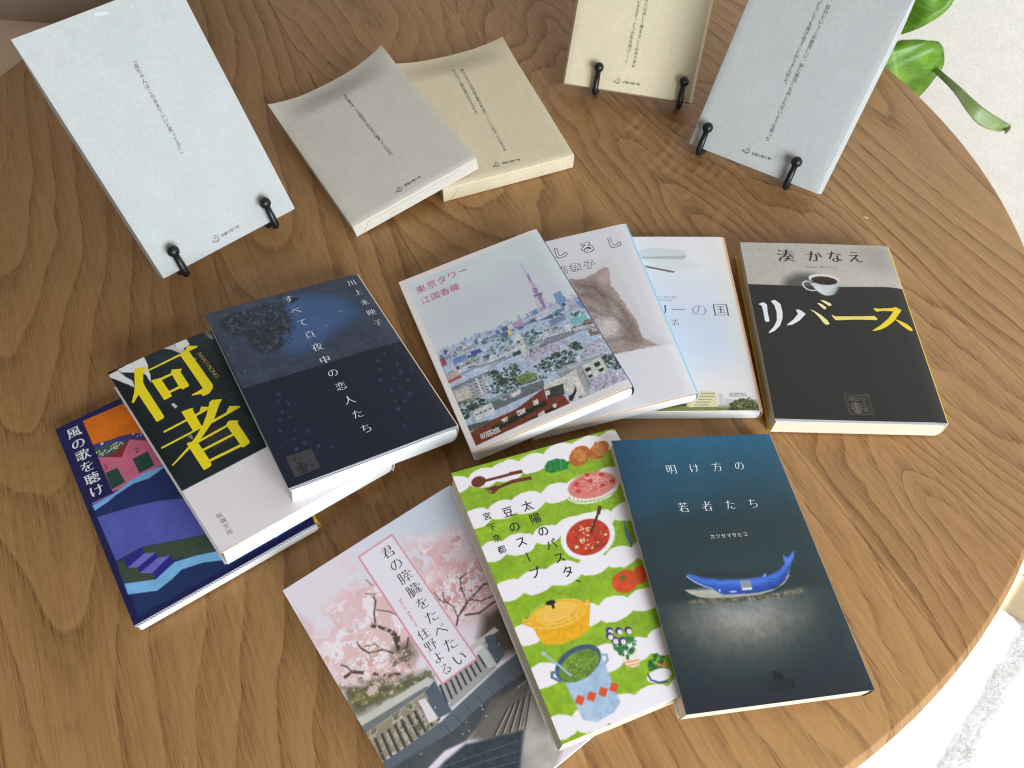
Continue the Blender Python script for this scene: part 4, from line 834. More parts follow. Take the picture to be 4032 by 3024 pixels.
    a.poly(PXS('H', 'ch',"845,1220 900,1150 1005,1330 925,1370"), (92, 104, 116), soft=.3); a.poly(PXS('H', 'ch',"805,1265 850,1255 925,1370 870,1400"), (232, 226, 226), soft=.3); a.poly(PXS('H', 'ch',"1190,900 1235,880 1310,1000 1265,1060"), (86, 98, 110), soft=.3); a.poly(PXS('H', 'ch',"1150,985 1195,960 1260,1060 1215,1080"), (206, 208, 208), soft=.3)
    a.poly(PXS('H', 'ch',"560,1655 940,1390 1010,1320 1270,1080 1400,980 1440,1080 1240,1240 1000,1440 640,1680"), (100, 108, 118), soft=.4); a.poly(PXS('H', 'ch',"620,1680 1000,1440 1230,1240 1440,1080 1445,1140 1300,1260 1090,1500 960,1560 750,1780"), (86, 90, 96), soft=.5, tex=n, amp=.5)
    for k in range(7): a.line(PXS('H', 'ch',"%d,%d %d,%d" % (960 + k * 62, 1410 - k * 56, 1010 + k * 62, 1470 - k * 56)), .25, (60, 66, 74))
    a.poly(PXS('H', 'ch',"1090,1500 1300,1260 1450,1140 1470,1200 1640,1560 1500,1900 1300,1900 1400,1500 1150,1480"), (164, 158, 150), soft=1.2, tex=n, amp=.5); a.poly(PXS('H', 'ch',"1230,1260 1300,1230 1450,1150 1420,1420 1200,1500 1110,1490"), (108, 102, 96), soft=1, a=.85)
    for k in range(5): a.line(PXS('H', 'ch',"%d,%d %d,%d" % (1250 + k * 45, 1470 - k * 10, 1330 + k * 32, 1310 - k * 20)), .9, (66, 62, 58), soft=.3); a.line(PXS('H', 'ch',"%d,%d %d,%d" % (1258 + k * 45, 1472 - k * 10, 1338 + k * 32, 1312 - k * 20)), .4, (206, 198, 186), soft=.2)
    a.poly(PXS('H', 'ch',"960,1620 1080,1520 1210,1490 1430,1430 1410,1560 1380,1900 1000,1900 800,1800"), (62, 70, 80), soft=.8, tex=f, amp=.4)
    for k in range(4): a.line(PXS('H', 'ch',"%d,%d %d,%d" % (930, 1660 + k * 40, 1390, 1500 + k * 60)), .3, (104, 112, 122))
    a.speck(PXS('H', 'ch',"400,1200 1300,800 1400,1200 900,1650 600,1600"), 45, .2, .45, [(246, 244, 248)], 12, .95, .15)
    a.poly(PXS('H', 'ch',"1430,1430 1480,1230 1640,1540 1560,1760 1400,1760"), (190, 184, 176), soft=2, a=.7, tex=n, amp=.4)
    a.poly(PXS('H', 'ch',"100,720 150,830 180,880 165,880 120,790"), (206, 206, 214), soft=.6, a=.8)
    a.poly(PXS('H', 'ch',"458,432 655,302 1152,1026 948,1175"), (240, 232, 242), soft=.12)
    return a
rt, zf = book('H', 'pink cherry blossom paperback with titled white panel, cut off by the bottom edge', cover_h(), MAT_COVER, (226, 226, 232), (232, 228, 230), 0)
P = Print(zf)
q = PXS('H', 'ch',"458,432 655,302 1152,1026 948,1175"); P.line(q, .4, (226, 132, 152), close=True); c0 = np.mean(q, 0); P.line([tuple(c0 + (np.array(v) - c0) * np.array([.955, .985])) for v in q], .28, (230, 150, 168), close=True); P.build('panel_border', rt)
P = Print(zf); P.text('君の膵臓をたべたい', *PXS('H', 'ch',"630,405 1048,1022"), 7.6, (36, 36, 40), 'mincho', n=72); P.build('title_lettering', rt); P = Print(zf); P.text('住野よる', *PXS('H', 'ch',"838,880 968,1085"), 6.4, (40, 40, 44), 'mincho'); P.build('author_lettering', rt); P = Print(zf)
P.text('すい', *PXS('H', 'ch',"755,516 775,543"), 1.7, (40, 40, 44)); P.text('ぞう', *PXS('H', 'ch',"815,592 826,620"), 1.7, (40, 40, 44)); P.build('reading_marks', rt); P = Print(zf); P.text('Yoru Sumino', *PXS('H', 'ch',"703,683 800,830"), 2.4, (226, 120, 144), 'gothic', rot=-90); P.build('romaji_lettering', rt)
# ---------- I: green painted food cover
def cover_i():
    a = Art(103.8, 150.7, (246, 240, 246)); n = a.n(9, 71, 4); st = a.n(2, 72, 3)
    g = (144, 182, 42); w = a.wobble(5, .8, 73); a.poly([(-80, -100), (80, -100), (80, 100), (-80, 100)], g, tex=st * .5 + n * .5, amp=.42); rg = random.Random(31)
    for _ in range(150):                              # brush strokes of the green
        x = rg.uniform(-60, 50); y = rg.uniform(-78, 78); L = rg.uniform(5, 14); a.line([(x, y), (x + L, y + rg.uniform(-1, 2))], rg.uniform(.6, 1.7), rg.choice([(176, 206, 44), (134, 176, 50), (188, 212, 62), (120, 166, 48)]), soft=.8, a=.4)
    S = lambda s: PXS('I', 'ci',s)
    for x0, y0, hx, hy, st_ in ((60, 322, 76, 45, 126), (150, 478, 78, 46, 128), (235, 640, 80, 48, 130), (305, 830, 84, 54, 138), (395, 1040, 88, 58, 142), (480, 1245, 90, 62, 148), (560, 1490, 94, 66, 152)):   # rows of white clouds
        for k in range(8):
            x = x0 + st_ * k + rg.uniform(-8, 8); y = y0 - st_ * .30 * k + rg.uniform(-5, 5); z = rg.uniform(.9, 1.1)
            a.ell(S("%f,%f %f,%f %f,%f" % (x, y, x + hx * z, y - hx * .28 * z, x + hy * .30 * z, y + hy * z)), (248, 242, 248), soft=.35, wob=w)
    br = (112, 54, 38)
    a.ell(S("165,303 200,298 165,330"), br, soft=.3); a.line(S("190,300 270,280 340,262 372,254"), 1.7, br); a.line(S("320,265 372,254"), 2.2, br); a.line(S("250,335 330,302 415,285"), 1.9, (104, 48, 34)); a.line(S("340,300 415,286"), 2.3, br)
    a.poly(S("205,335 250,320 265,335 240,362 210,360 235,350 190,352 232,343 186,342"), (104, 48, 34), soft=.3)
    a.poly(S("485,228 500,205 540,192 580,195 600,215 598,240 560,252 520,262 490,255"), (40, 132, 66), soft=.4, tex=st, amp=.5); a.line(S("590,215 606,212"), .9, (30, 96, 50)); a.line(S("520,205 530,258"), .5, (26, 100, 52)); a.line(S("560,196 566,250"), .5, (90, 170, 100))
    for s in ("655,178 706,170 648,228", "748,150 796,140 738,195"):
        a.ell(S(s), (190, 106, 44), soft=.35, tex=st, amp=.3); c = S(s)[0]
        for k in range(-3, 4): a.line([(c[0] + k * .5, c[1] + 4.6), (c[0] + k * 1.25, c[1] + .6), (c[0] + k * .45, c[1] - 4.0)], .3, (240, 180, 110), a=.85)
        a.line([(c[0] - .4, c[1] + 4), (c[0] + .4, c[1] + 5.8)], .9, (180, 100, 44)); a.line([(c[0] - .7, c[1] - 5), (c[0] + .5, c[1] - 4.2)], .8, (150, 80, 40))
    a.ell(S("715,345 840,330 700,410"), (246, 242, 240), soft=.3); a.line(S("600,380 620,400 680,402 760,385 820,355 835,345"), .5, (150, 186, 90))
    for k in range(12): q = S("%d,%d" % (605 + k * 20, 372 + 28 * math.sin(.4 + k * .24)))[0]; a.circ(q, .45, (120, 170, 70))
    a.ell(S("715,320 830,305 705,385"), (226, 132, 124), soft=.6); rg = random.Random(11)
    for k in range(34):
        t = rg.uniform(0, 6.28); c = S("%d,%d" % (718 + 70 * math.cos(t) * rg.random(), 310 + 42 * math.sin(t) * rg.random()))[0]; r = rg.uniform(2, 5); a.line([(c[0] + r * math.cos(u), c[1] + r * .6 * math.sin(u)) for u in np.linspace(rg.uniform(0, 6), rg.uniform(7, 9), 9)], .35, rg.choice([(240, 178, 164), (206, 84, 80), (246, 206, 190)]), a=.8)
    for s in ("640,315", "705,300", "765,320", "648,350", "760,268", "812,300", "690,270"): a.circ(S(s)[0], 1.6, (204, 62, 54), 1.2)
    a.ell(S("695,565 825,555 690,682"), (248, 246, 248), soft=.3); a.ell(S("695,570 800,562 690,660"), (196, 62, 40), soft=.4, tex=st, amp=.5)
    a.speck(S("620,560 690,490 780,550 780,610 690,650 620,620"), 26, .7, 1.2, [(240, 214, 160), (246, 226, 180)], 5); a.speck(S("620,560 690,490 780,550 780,610 690,650 620,620"), 14, .6, 1.2, [(96, 66, 34), (226, 100, 60)], 6)
    a.line(S("755,425 735,480 708,550"), 1.3, (88, 54, 34)); a.line(S("752,425 745,455"), 2.0, (88, 54, 34))
    a.poly(S("868,495 910,600 905,625 875,560"), (70, 116, 160), soft=.3)
    a.ell(S("875,785 938,780 872,842"), (222, 82, 38), soft=.35, tex=st, amp=.25); a.ell(S("945,755 980,755 945,800"), (222, 82, 38), soft=.35)
    for k in range(6): q = S("862,767")[0]; a.line([q, (q[0] + 1.9 * math.cos(k * 1.05), q[1] + 1.9 * math.sin(k * 1.05))], .6, (60, 112, 48))
    pot = (244, 178, 34); T = dict(tex=st, amp=.2)
    a.poly(S("420,990 455,1060 490,1092 560,1090 650,1060 700,1020 705,905 660,880"), pot, soft=.35, **T); a.ell(S("550,945 690,905 560,1010"), (246, 186, 52), soft=.35, **T); a.ell(S("545,935 640,905 550,975"), (248, 196, 84), soft=.5)
    for sc in (.98, .72, .45): c = np.array(S("548,940")[0]); e = E3([c, c + (np.array(S("688,905")[0]) - c) * sc, c + (np.array(S("560,1005")[0]) - c) * sc]); a.line(e + e[:1], .35, (252, 220, 140), a=.8)
    for s in ("428,985 385,970 382,990 430,1005", "680,890 695,875 702,905 688,925"): a.line(S(s), 1.2, (246, 180, 40))
    a.ell(S("514,888 538,884 514,900"), (34, 34, 36), soft=.3); a.line(S("522,895 528,912"), 1.4, (34, 34, 36))
    a.poly(S("538,1180 590,1290 670,1455 740,1465 820,1420 852,1370 800,1240 755,1130"), (170, 196, 222), soft=.4, **T); a.poly(S("600,1290 690,1450 740,1460 700,1380"), (196, 214, 232), soft=2, a=.7)
    a.ell(S("648,1180 758,1135 660,1262"), (70, 92, 122), soft=.4); a.ell(S("652,1192 748,1150 662,1262"), (112, 146, 54), soft=.4, tex=st, amp=.5); a.speck(S("580,1190 660,1135 740,1150 700,1240 620,1250"), 40, .3, .6, [(170, 190, 100), (70, 100, 40)], 3)
    a.line(S("478,1135 540,1180 610,1240"), .9, (168, 200, 222)); a.circ(S("480,1135")[0], 1.1, (180, 206, 226)); a.line(S("545,1225 520,1228 520,1250 560,1270"), 1.3, (86, 120, 156)); a.line(S("765,1140 785,1140 790,1165 775,1185"), 1.2, (150, 180, 206))
    for s in ("655,1360", "712,1342", "768,1320", "820,1298"): q = S(s)[0]; a.poly([(q[0] - 2.8, q[1] - .4), (q[0], q[1] + 2.6), (q[0] + 2.8, q[1] + .4), (q[0], q[1] - 2.6)], (226, 88, 52), soft=.3)
    a.poly(S("860,1160 880,1195 910,1202 945,1190 938,1110 880,1130"), (248, 238, 226), soft=.4); a.line(S("868,1180 940,1165"), .8, (236, 160, 80)); a.line(S("880,1195 942,1182"), .8, (236, 170, 100))
    a.speck(S("815,1090 860,1060 930,1050 935,1100 890,1160 840,1130"), 60, .7, 1.6, [(56, 120, 62), (70, 140, 76), (40, 100, 50)], 7)
    for s in ("800,1025", "845,1025", "890,1022", "825,1070", "862,1072", "800,1050"): c = S(s)[0]; a.circ(c, 2.0, (74, 60, 128)); a.circ((c[0] + .2, c[1] - .7), 1.3, (250, 246, 244)); a.circ((c[0] + .2, c[1] - .6), .4, (226, 176, 60))
    a.speck(S("985,1190 1020,1140 1060,1130 1080,1230 1010,1240"), 40, .8, 1.8, [(44, 104, 58), (60, 124, 66), (30, 84, 48)], 9); a.ell(S("1040,1240 1100,1230 1035,1275"), (246, 242, 244), soft=.4); a.line(S("985,1235 1000,1262 1040,1275 1080,1268"), .9, (60, 70, 140)); a.speck(S("1020,1195 1070,1180 1070,1215 1030,1215"), 5, .8, 1.2, [(214, 130, 80)], 2)
    return a
rt, zf = book('I', 'green and white paperback with painted pots and food, between cherry blossom and whale covers', cover_i(), MAT_COVER, (230, 226, 216), (238, 234, 226), 0, None, MAT_PAGES_Y)
P = Print(zf)
P.text('太陽のパスタ、', *PXS('I', 'ci',"402,420 640,805"), 6.6, (28, 28, 28), 'medium'); P.text('豆のスープ', *PXS('I', 'ci',"308,450 438,745"), 6.6, (28, 28, 28), 'medium'); P.build('title_lettering', rt); P = Print(zf); P.text('宮下奈都', *PXS('I', 'ci',"207,470 278,632"), 4.8, (30, 30, 30), 'medium'); P.build('author_lettering', rt)
# ---------- J: dark teal cover with a blue whale
def cover_j():
    a = Art(102.7, 151.9, (32, 50, 56)); n = a.n(5, 81, 5); f = a.n(1.4, 82, 3); ym = (a.Y + a.h / 2) / a.h; xm = (a.X + a.w / 2) / a.w
    t = (np.clip((ym - .58) / .42, 0, 1) ** 1.0)[..., None]; a.C = a.C * (1 - t) + np.array((28, 92, 124)) * t
    t = np.clip((.32 - xm) * 2.4, 0, 1)[..., None] * np.clip((ym - .45) * 3, 0, 1)[..., None]; a.C = a.C * (1 - t) + np.array((22, 58, 84)) * t
    for s in ("250,100 420,90 330,560 210,480", "500,90 640,80 560,480 430,430"): a.poly(PXS('J', 'cj',s), (44, 104, 140), soft=9, a=.22)
    t = np.clip((.14 - ym) / .14, 0, 1)[..., None]; a.C = a.C * (1 - t) + np.array((34, 36, 46)) * t
    # lit ground of the printed picture
    c = PXS('J', 'cj',"800,1010 1240,985 820,1330")
    for sc, col, al in ((1.15, (64, 66, 64), .55), (.95, (96, 96, 92), .5), (.75, (128, 126, 120), .5), (.55, (156, 152, 146), .5), (.34, (186, 182, 178), .5)):
        q = np.array(c[0]); e = [q, q + (np.array(c[1]) - q) * min(sc, 1.02), q + (np.array(c[2]) - q) * sc]
        lower = [p for p in E3(e, 60)]
        a.poly(lower, col, soft=9 * sc, a=al, tex=fbm(a.ny, a.nx, 3.5, 85, 3) * .35 + n * .65, amp=.35)
    a.poly(PXS('J', 'cj',"260,600 1250,560 1290,905 900,950 520,980 300,990"), (34, 54, 60), soft=14, a=.9); a.poly(PXS('J', 'cj',"300,840 1290,800 1290,905 1130,915 900,960 520,1000 330,1000"), (33, 50, 55), soft=2.2, a=.95)
    a.poly(PXS('J', 'cj2',"690,585 880,560 1200,555 1450,520 1690,470 1700,510 1450,560 1100,600 700,612"), (104, 100, 86), soft=.8, tex=f, amp=1.2)
    a.speck(PXS('J', 'cj2',"690,585 880,560 1200,555 1450,520 1690,470 1700,510 1450,560 1100,600 700,612"), 220, .15, .35, [(160, 152, 124), (60, 58, 52), (130, 124, 104)], 4, .7, .12)
    S = lambda s: PXS('J', 'cj2',s)
    a.poly(S("655,492 840,472 920,485 980,528 1300,515 1450,480 1530,410 1555,290 1565,300 1560,380 1520,440 1420,500 1300,535 1100,555 880,565 780,555 700,525"), (176, 174, 160), soft=.3)
    a.poly(S("665,490 840,473 915,485 760,495"), (88, 90, 86), soft=.3)
    a.poly(S("668,372 685,355 720,358 800,385 940,402 1120,402 1300,385 1400,362 1480,320 1525,270 1510,215 1508,188 1550,212 1590,165 1612,150 1605,210 1565,290 1560,330 1530,400 1480,445 1400,485 1280,515 1100,528 980,530 900,485 840,472 760,440 690,400"), (42, 84, 182), soft=.3)
    a.poly(S("690,362 800,395 940,412 1120,412 1300,398 1400,378 1480,340 1530,290 1520,330 1420,400 1280,440 1000,445 840,430 740,395"), (92, 142, 232), soft=1.8, a=.75); a.poly(S("980,500 1280,490 1450,440 1540,330 1550,350 1480,445 1280,512 1000,526"), (26, 50, 140), soft=1.4, a=.7)
    a.poly(S("1515,200 1550,225 1600,165 1600,205 1560,280 1535,285"), (104, 142, 226), soft=1, a=.8); a.poly(S("1330,382 1348,352 1362,348 1362,376"), (120, 160, 226), soft=.3)
    a.line(S("672,372 740,420 830,462 900,482"), .4, (214, 214, 204)); a.poly(S("1135,410 1225,405 1242,490 1155,495"), (142, 150, 152), soft=.2); a.poly(S("1155,478 1238,470 1243,490 1158,496"), (214, 220, 226), soft=.2)
    a.ell(S("1078,507 1112,506 1078,515"), (170, 200, 240), soft=.25); a.circ(S("960,497")[0], .5, (226, 230, 236))
    for s in ("1370,405 1410,398", "1385,432 1415,428", "1395,465 1440,460", "1185,520 1225,516", "800,398 850,402", "930,408 1000,408"): a.line(S(s), .35, (30, 44, 92))
    for s in ("1565,290 1582,288", "1568,330 1584,328", "1568,370 1580,368"): a.line(S(s), .25, (120, 120, 116))
    for k in range(14): a.line(S("%d,%d %d,%d" % (690 + k * 18, 503, 700 + k * 18, 525)), .2, (206, 204, 190), a=.6)
    a.line(S("1320,1298 1480,1282 1630,1264"), .5, (20, 22, 28)); a.poly(S("1422,1195 1460,1198 1500,1220 1520,1245 1530,1272 1510,1275 1500,1255 1490,1276 1470,1278 1465,1255 1455,1278 1440,1270 1430,1268 1412,1262 1425,1248 1420,1225"), (18, 20, 26), soft=.25)
    a.C *= 1 + .16 * (f[..., None] - .5)
    return a
rt, zf = book('J', 'dark teal paperback with blue whale above lit ground, nearest the right table edge', cover_j(), MAT_MATTE, (28, 40, 52), (226, 222, 216), 0, None, MAT_PAGES_Y, .0003, edge=[(.35, (168, 176, 178))])
P = Print(zf)
P.text('明け方の', *PXS('J', 'cj',"405,275 775,255"), 6.8, (236, 240, 244), 'mincho', vert=False); P.text('若者たち', *PXS('J', 'cj',"472,482 850,460"), 6.8, (236, 240, 244), 'mincho', vert=False); P.build('title_lettering', rt); P = Print(zf); P.text('カツセマサヒコ', *PXS('J', 'cj',"630,640 807,628"), 2.9, (222, 226, 228), 'gothic', vert=False); P.build('author_lettering', rt)
P = Print(zf); P.text('the end of the pale hour', *PXS('J', 'cj',"410,380 828,355"), 3.6, (70, 92, 104), 'mincho', vert=False); P.build('subtitle_lettering', rt); P = Print(zf); P.text('幻冬舎文庫', *PXS('J', 'cj',"945,1458 1066,1444"), 3.8, (14, 16, 20), 'gothic', vert=False); P.build('publisher_lettering', rt)
# ------------------------------------------------------------------ paper-wrapped books
MAT_GREY = paper_mat('grey_mottled_paper', (.72, .68, .595), (1.0, 1.0, 1.0)); MAT_PALE = paper_mat('pale_grey_paper', (.565, .582, .575), (1, 1, 1)); MAT_CREAM = paper_mat('cream_mottled_paper', (.80, .70, .50), (1.0, 1.0, 1.0))
MAT_TAPE, _nt, _b = new_mat('clear_tape', (.64, .68, .70), .25, .5)
_co, _x, _y, _z = objco(_nt); _nt.links.new(bump(_nt, noise(_nt, _co, 160, 2), .0003, .3), _b.inputs['Normal'])
def wrapped(k, label, mat, sag, text_fn, lift=.0, flap=True, flare=0):
    p = POSE[k]; w, h, t = p['w'], p['h'], p['t']; root = root_for(k, 'wrapped_book', label, 'wrapped book', 'books wrapped in mottled paper')
    def sm(a): a = min(max(a, 0), 1); return a * a * (3 - 2 * a)
    def zt(x, y):                                     # flat over the book, dipping between the two pinched top corners
        u = 2 * x / w; v = sm((y - (h / 2 - .034)) / .034); e = abs(u)
        z = t - sag * v * (1 - u * u) ** .8 + lift * v * max(0, e - .5) * 2
        z -= .0006 * sm((abs(u) - .93) / .07) * (1 - v); z -= .0007 * sm((-h / 2 + .003 - y) / .003)
        return z + .0004 * math.sin(x * 70 + 1) * math.sin(y * 55) * (1 - abs(u)) * (1 - abs(2 * y / h))
    def zb(x, y):
        u = 2 * x / w; v = sm((y - (h / 2 - .045)) / .045); e = sm((abs(u) - .35) / .65)
        seam = zt(x, h / 2) - .0005
        return v * seam * (.25 + .75 * max(e, sm((y - (h / 2 - .012)) / .012)))
    nx, ny = 49, 65; V = []; F = []
    for f in (zt, zb):
        for i in range(ny):
            for j in range(nx):
                x = -w / 2 + w * j / (nx - 1); y = -h / 2 + h * i / (ny - 1); V.append((x * (1 + flare * (1 - sm((y - h / 4) / (h / 4)) * .5)) if f is zb else x, y, f(x, y)))
    q = nx * ny
    for i in range(ny - 1):
        for j in range(nx - 1):
            a = i * nx + j; F += [(a, a + 1, a + nx + 1, a + nx), (q + a, q + a + nx, q + a + nx + 1, q + a + 1)]
    rim = [j for j in range(nx)] + [i * nx + nx - 1 for i in range(1, ny)] + [(ny - 1) * nx + j for j in range(nx - 2, -1, -1)] + [i * nx for i in range(ny - 2, 0, -1)]
    for a, b2 in zip(rim, rim[1:] + rim[:1]): F.append((a, q + a, q + b2, b2))
    o = mesh_obj('paper_wrapper', V, F, mat, root, True); o.data.set_sharp_from_angle(angle=R(35)); bevel(o, .0007, 3, 45)
    if flap:                                          # folded end: a trapezoid flap and the two tucked corners
        y = -h / 2; zz = t - .0008; b = MB()
        for pts, d in (([(-w / 2 + .006, .0006), (w / 2 - .006, .0006), (w / 2 - .014, zz * .80), (-w / 2 + .0125, zz * .80)], .00055), ([(-w / 2 + .0004, .0004), (-w / 2 + .011, zz * .45), (-w / 2 + .0004, zz * .95)], .0003), ([(w / 2 - .0004, .0004), (w / 2 - .0004, zz * .95), (w / 2 - .011, zz * .45)], .0003)):
            n = len(pts); b.add([(x, y - d, z) for x, z in pts] + [(x, y + .0002, z) for x, z in pts], [tuple(range(n))] + [(i, n + i, n + (i + 1) % n, (i + 1) % n) for i in range(n)])
        b.build('end_flap', mat, root)
    P = Print(zt, .00012); text_fn(P, lambda: P.build('printed_quotation', root)); Q = P.mark; Q.build('maker_mark', root)
    return root, zt
INK = (50, 46, 44)
def logo(P0, q, foot, em):                              # open-hands mark and the maker's line
    P = P0.mark = Print(P0.zf, .00012); q = np.array(q); a = [R(d) for d in range(200, 470, 18)]; r = 2.3
    P.line([(q[0] + r * math.cos(t), q[1] + r * math.sin(t)) for t in a], .28, INK); P.line([(q[0] + 1.5 * math.cos(t), q[1] - .2 + 1.4 * math.sin(t)) for t in [R(d) for d in range(190, 360, 20)]], .28, INK)
    P.line([(q[0] - 2.3, q[1] + .1), (q[0] - 3.0, q[1] - 1.5), (q[0] - 1.6, q[1] - 1.6)], .28, INK); P.line([(q[0] - .9, q[1] + .6), (q[0], q[1] + .1), (q[0] + .9, q[1] + .6)], .28, INK); P.line([(q[0] - .2, q[1] + 1.0), (q[0] + .2, q[1] + 1.3)], .5, INK)
    P.text('読書の贈り物', *foot, em, INK, 'gothic', vert=False, n=40)
def tK(P, done):
    P.text('「追ちゃんはこのままでいいと思ってる？」', *PXS('K', 'k480',"168,148 890,1490"), 3.2, INK, 'gothic'); done(); logo(P, PXS('K', 'k1',"1398,1547")[0], PXS('K', 'k1',"1443,1525 1540,1470"), 2.3)
def tL(P, done):
    P.text('今から思えば、二人の嘘はそこからすでに始まっていたのだ。', *PXS('L', 'l1',"563,435 858,808"), 3.2, INK, 'gothic'); done(); logo(P, PXS('L', 'l1',"903,1020")[0], PXS('L', 'l1',"943,995 1030,946"), 2.5)
def tM(P, done):
    P.text('「気にくわなければ逃げ帰る場所がある奴に。ここにしがみついてなきゃ生', *PXS('M', 'm1',"383,222 952,1290"), 3.0, INK, 'gothic'); P.text('きていけない人間の気持ちがわかるのかよ」', *PXS('M', 'm1',"283,243 590,820"), 3.0, INK, 'gothic'); done(); logo(P, PXS('M', 'm1',"843,1488")[0], PXS('M', 'm1',"938,1468 1132,1425"), 2.5)
def tN(P, done):
    P.text('なたは決して捕まることはありませ', *PXS('N', 'no',"362,0 232,640"), 3.4, INK, 'gothic'); P.text('ただきます。どうか私を助け——」', *PXS('N', 'no',"292,-18 166,610"), 3.4, INK, 'gothic'); done(); logo(P, PXS('N', 'no',"77,780")[0], PXS('N', 'no',"145,795 278,818"), 2.4)
def tO(P, done):
    P.text('、自分というこの狭苦しい、別に面白くも何ともないような弱っち', *PXS('O', 'no',"2135,20 1532,1345"), 3.4, INK, 'gothic'); P.text('らどうしても抜け出すことができんのよ。', *PXS('O', 'no',"2048,-5 1690,815"), 3.4, INK, 'gothic'); done(); logo(P, PXS('O', 'no',"1328,1455")[0], PXS('O', 'no',"1392,1488 1545,1535"), 2.4)
wrapped('M', 'cream paper-wrapped book lying flat, partly covered by the grey one', MAT_CREAM, .006, tM, .001)
wrapped('L', 'grey paper-wrapped book lying flat, resting on the cream one', MAT_GREY, .007, tL, .002)
rk, zk = wrapped('K', 'pale grey wrapped book with one line of text, standing at left', MAT_PALE, .002, tK, 0, False, .015)
wrapped('N', 'cream wrapped book standing upright on black prongs', MAT_CREAM, .002, tN, 0, False, .05)
wrapped('O', 'grey wrapped book with two long lines of text, standing near the plant', MAT_PALE, .002, tO, 0, False, .05)
b = MB(); q = PXS('K', 'k1',"608,78 700,66 703,92 614,108"); b.add([(x / 1000, y / 1000, zk(x / 1000, y / 1000) + .0006) for x, y in q] + [(x / 1000, y / 1000, zk(x / 1000, y / 1000) + .0001) for x, y in q], [(3, 2, 1, 0), (0, 1, 5, 4), (1, 2, 6, 5), (2, 3, 7, 6), (3, 0, 4, 7)]); b.build('tape', MAT_TAPE, rk)
# ------------------------------------------------------------------ black wire stands
def stand(k, label, xs):
    p = POSE[k]; r = Euler(p['rot'], 'YXZ').to_matrix(); h, t = p['h'], p['t']; c = Vector(p['c'])
    L2W = lambda x, y, z: c + r @ Vector((x, y, z))    # z = 0 on the front of the wrapped book
    back0 = L2W(sum(xs) / 2, -h / 2, -t); rz = p['rot'][2]
    root = tag(empty('book_stand', (back0.x, back0.y, 0), (0, 0, rz)), label, 'book stand', 'black wire book stands')
    M = Matrix.Translation((back0.x, back0.y, 0)) @ Matrix.Rotation(rz, 4, 'Z'); Mi = M.inverted()
    rad = .0025; top = []
    for x, y in xs_ball[k]:
        ball = Mi @ L2W(x, y, .0062); up = Mi @ L2W(x, h * .18, -t - rad - .0004); bk = Mi @ L2W(x, -h / 2 + .002, -t - rad - .0004)
        pts = [ball, Mi @ L2W(x, -h / 2 + .004, .0048)] + [Mi @ L2W(x, -h / 2 + .001 - .0046 * math.sin(q), .0008 + .0038 * math.cos(q)) for q in (.35, .8, 1.25, 1.7, 2.1)] + [Mi @ L2W(x, -h / 2 - rad - .0002, -t * .6), Mi @ L2W(x, -h / 2 - rad * .6, -t - rad * .6), bk, up]
        b = MB(); b.tube([Vector((bk.x, bk.y, bk.z)), Vector((bk.x, bk.y + .001, rad + .002)), Vector((bk.x, bk.y - .002, rad + .0002)), Vector((bk.x, bk.y - .004, rad + .0002))], rad, 12); b.build('foot', BLACK, root, True)
        b = MB(); b.tube(pts, [rad * .85] + [rad] * (len(pts) - 1), 14); pr = b.build('prong', BLACK, root, True)
        b = MB(); n = 14; b.lathe([(.0041 * math.sin(math.pi * i / n), -.0041 * math.cos(math.pi * i / n)) for i in range(n + 1)], 24, tuple(ball)); b.build('ball_tip', BLACK, pr, True)
        top.append(up)
    b = MB(); m = (top[0] + top[1]) / 2; b.tube([top[0], m, top[1]], rad, 12); b.build('crossbar', BLACK, root, True)
    b = MB(); b.tube([m, m * .5 + Vector((m.x, m.y + .05, rad)) * .5 + Vector((0, .006, 0)), Vector((m.x, m.y + .05, rad + .0002))], rad, 12); b.build('rear_leg', BLACK, root, True)
xs_ball = {'K': [(-0.0379, -0.0655), (0.0326, -0.0653)], 'N': [(-0.0257, -0.0601), (0.045, -0.0609)], 'O': [(-0.0427, -0.0592), (0.0296, -0.0594)]}
stand('K', 'black wire stand with ball-tipped prongs holding the pale left book', (0, 0))
stand('N', 'black wire stand with ball-tipped prongs holding the cream upright book', (0, 0))
stand('O', 'black wire stand with ball-tipped prongs holding the grey right book', (0, 0))
# ------------------------------------------------------------------ the setting
FZ = -.35
def floor_mat():
    m, nt, b = new_mat('pale_floorboards', (.6, .48, .33), .45, .4); co, x, y, z = objco(nt)
    u = x * .83 - y * .557; v = x * .557 + y * .83; g = noise(nt, vec(nt, u * 6, v * 160, 0), 1, 3, .6)
    seam = ((v * (1 / .09)).fr() - .5).ab().sm(.485, .495)
    c = mix(nt, g, (.62, .48, .31), (.50, .37, .22)); nt.links.new(mix(nt, seam, c, (.22, .14, .07)), b.inputs['Base Color']); return m
def wall_mat():
    m, nt, b = new_mat('woven_wallpaper', (.8, .78, .74), .9, .1); co, x, y, z = objco(nt)
    h = x * .893 - y * .45
    n1 = noise(nt, vec(nt, h * 520, z * 150, 0), 1, 3, .6); n2 = noise(nt, vec(nt, h * 140, z * 520, 4), 1, 3, .6); n3 = noise(nt, co, 60, 2)
    k = n1 * .5 + n2 * .5; nt.links.new(mix(nt, (k * .8 + n3 * .2).sm(.3, .7), (.80, .77, .72), (.95, .93, .89)), b.inputs['Base Color']); nt.links.new(bump(nt, k, .0012, .8), b.inputs['Normal']); return m
b = MB(); b.box((-3, -2.4, FZ - .1), (2.6, 3, FZ)); tag(b.build('floor', floor_mat()), kind='structure')
wn = Vector((-.45, -.893, 0)).normalized(); wd = Vector((-wn.y, wn.x, 0)); wc = Vector((.52, .78, 0))
b = MB(); a0 = wc + wd * -3.2; a1 = wc + wd * 3.2
v = []
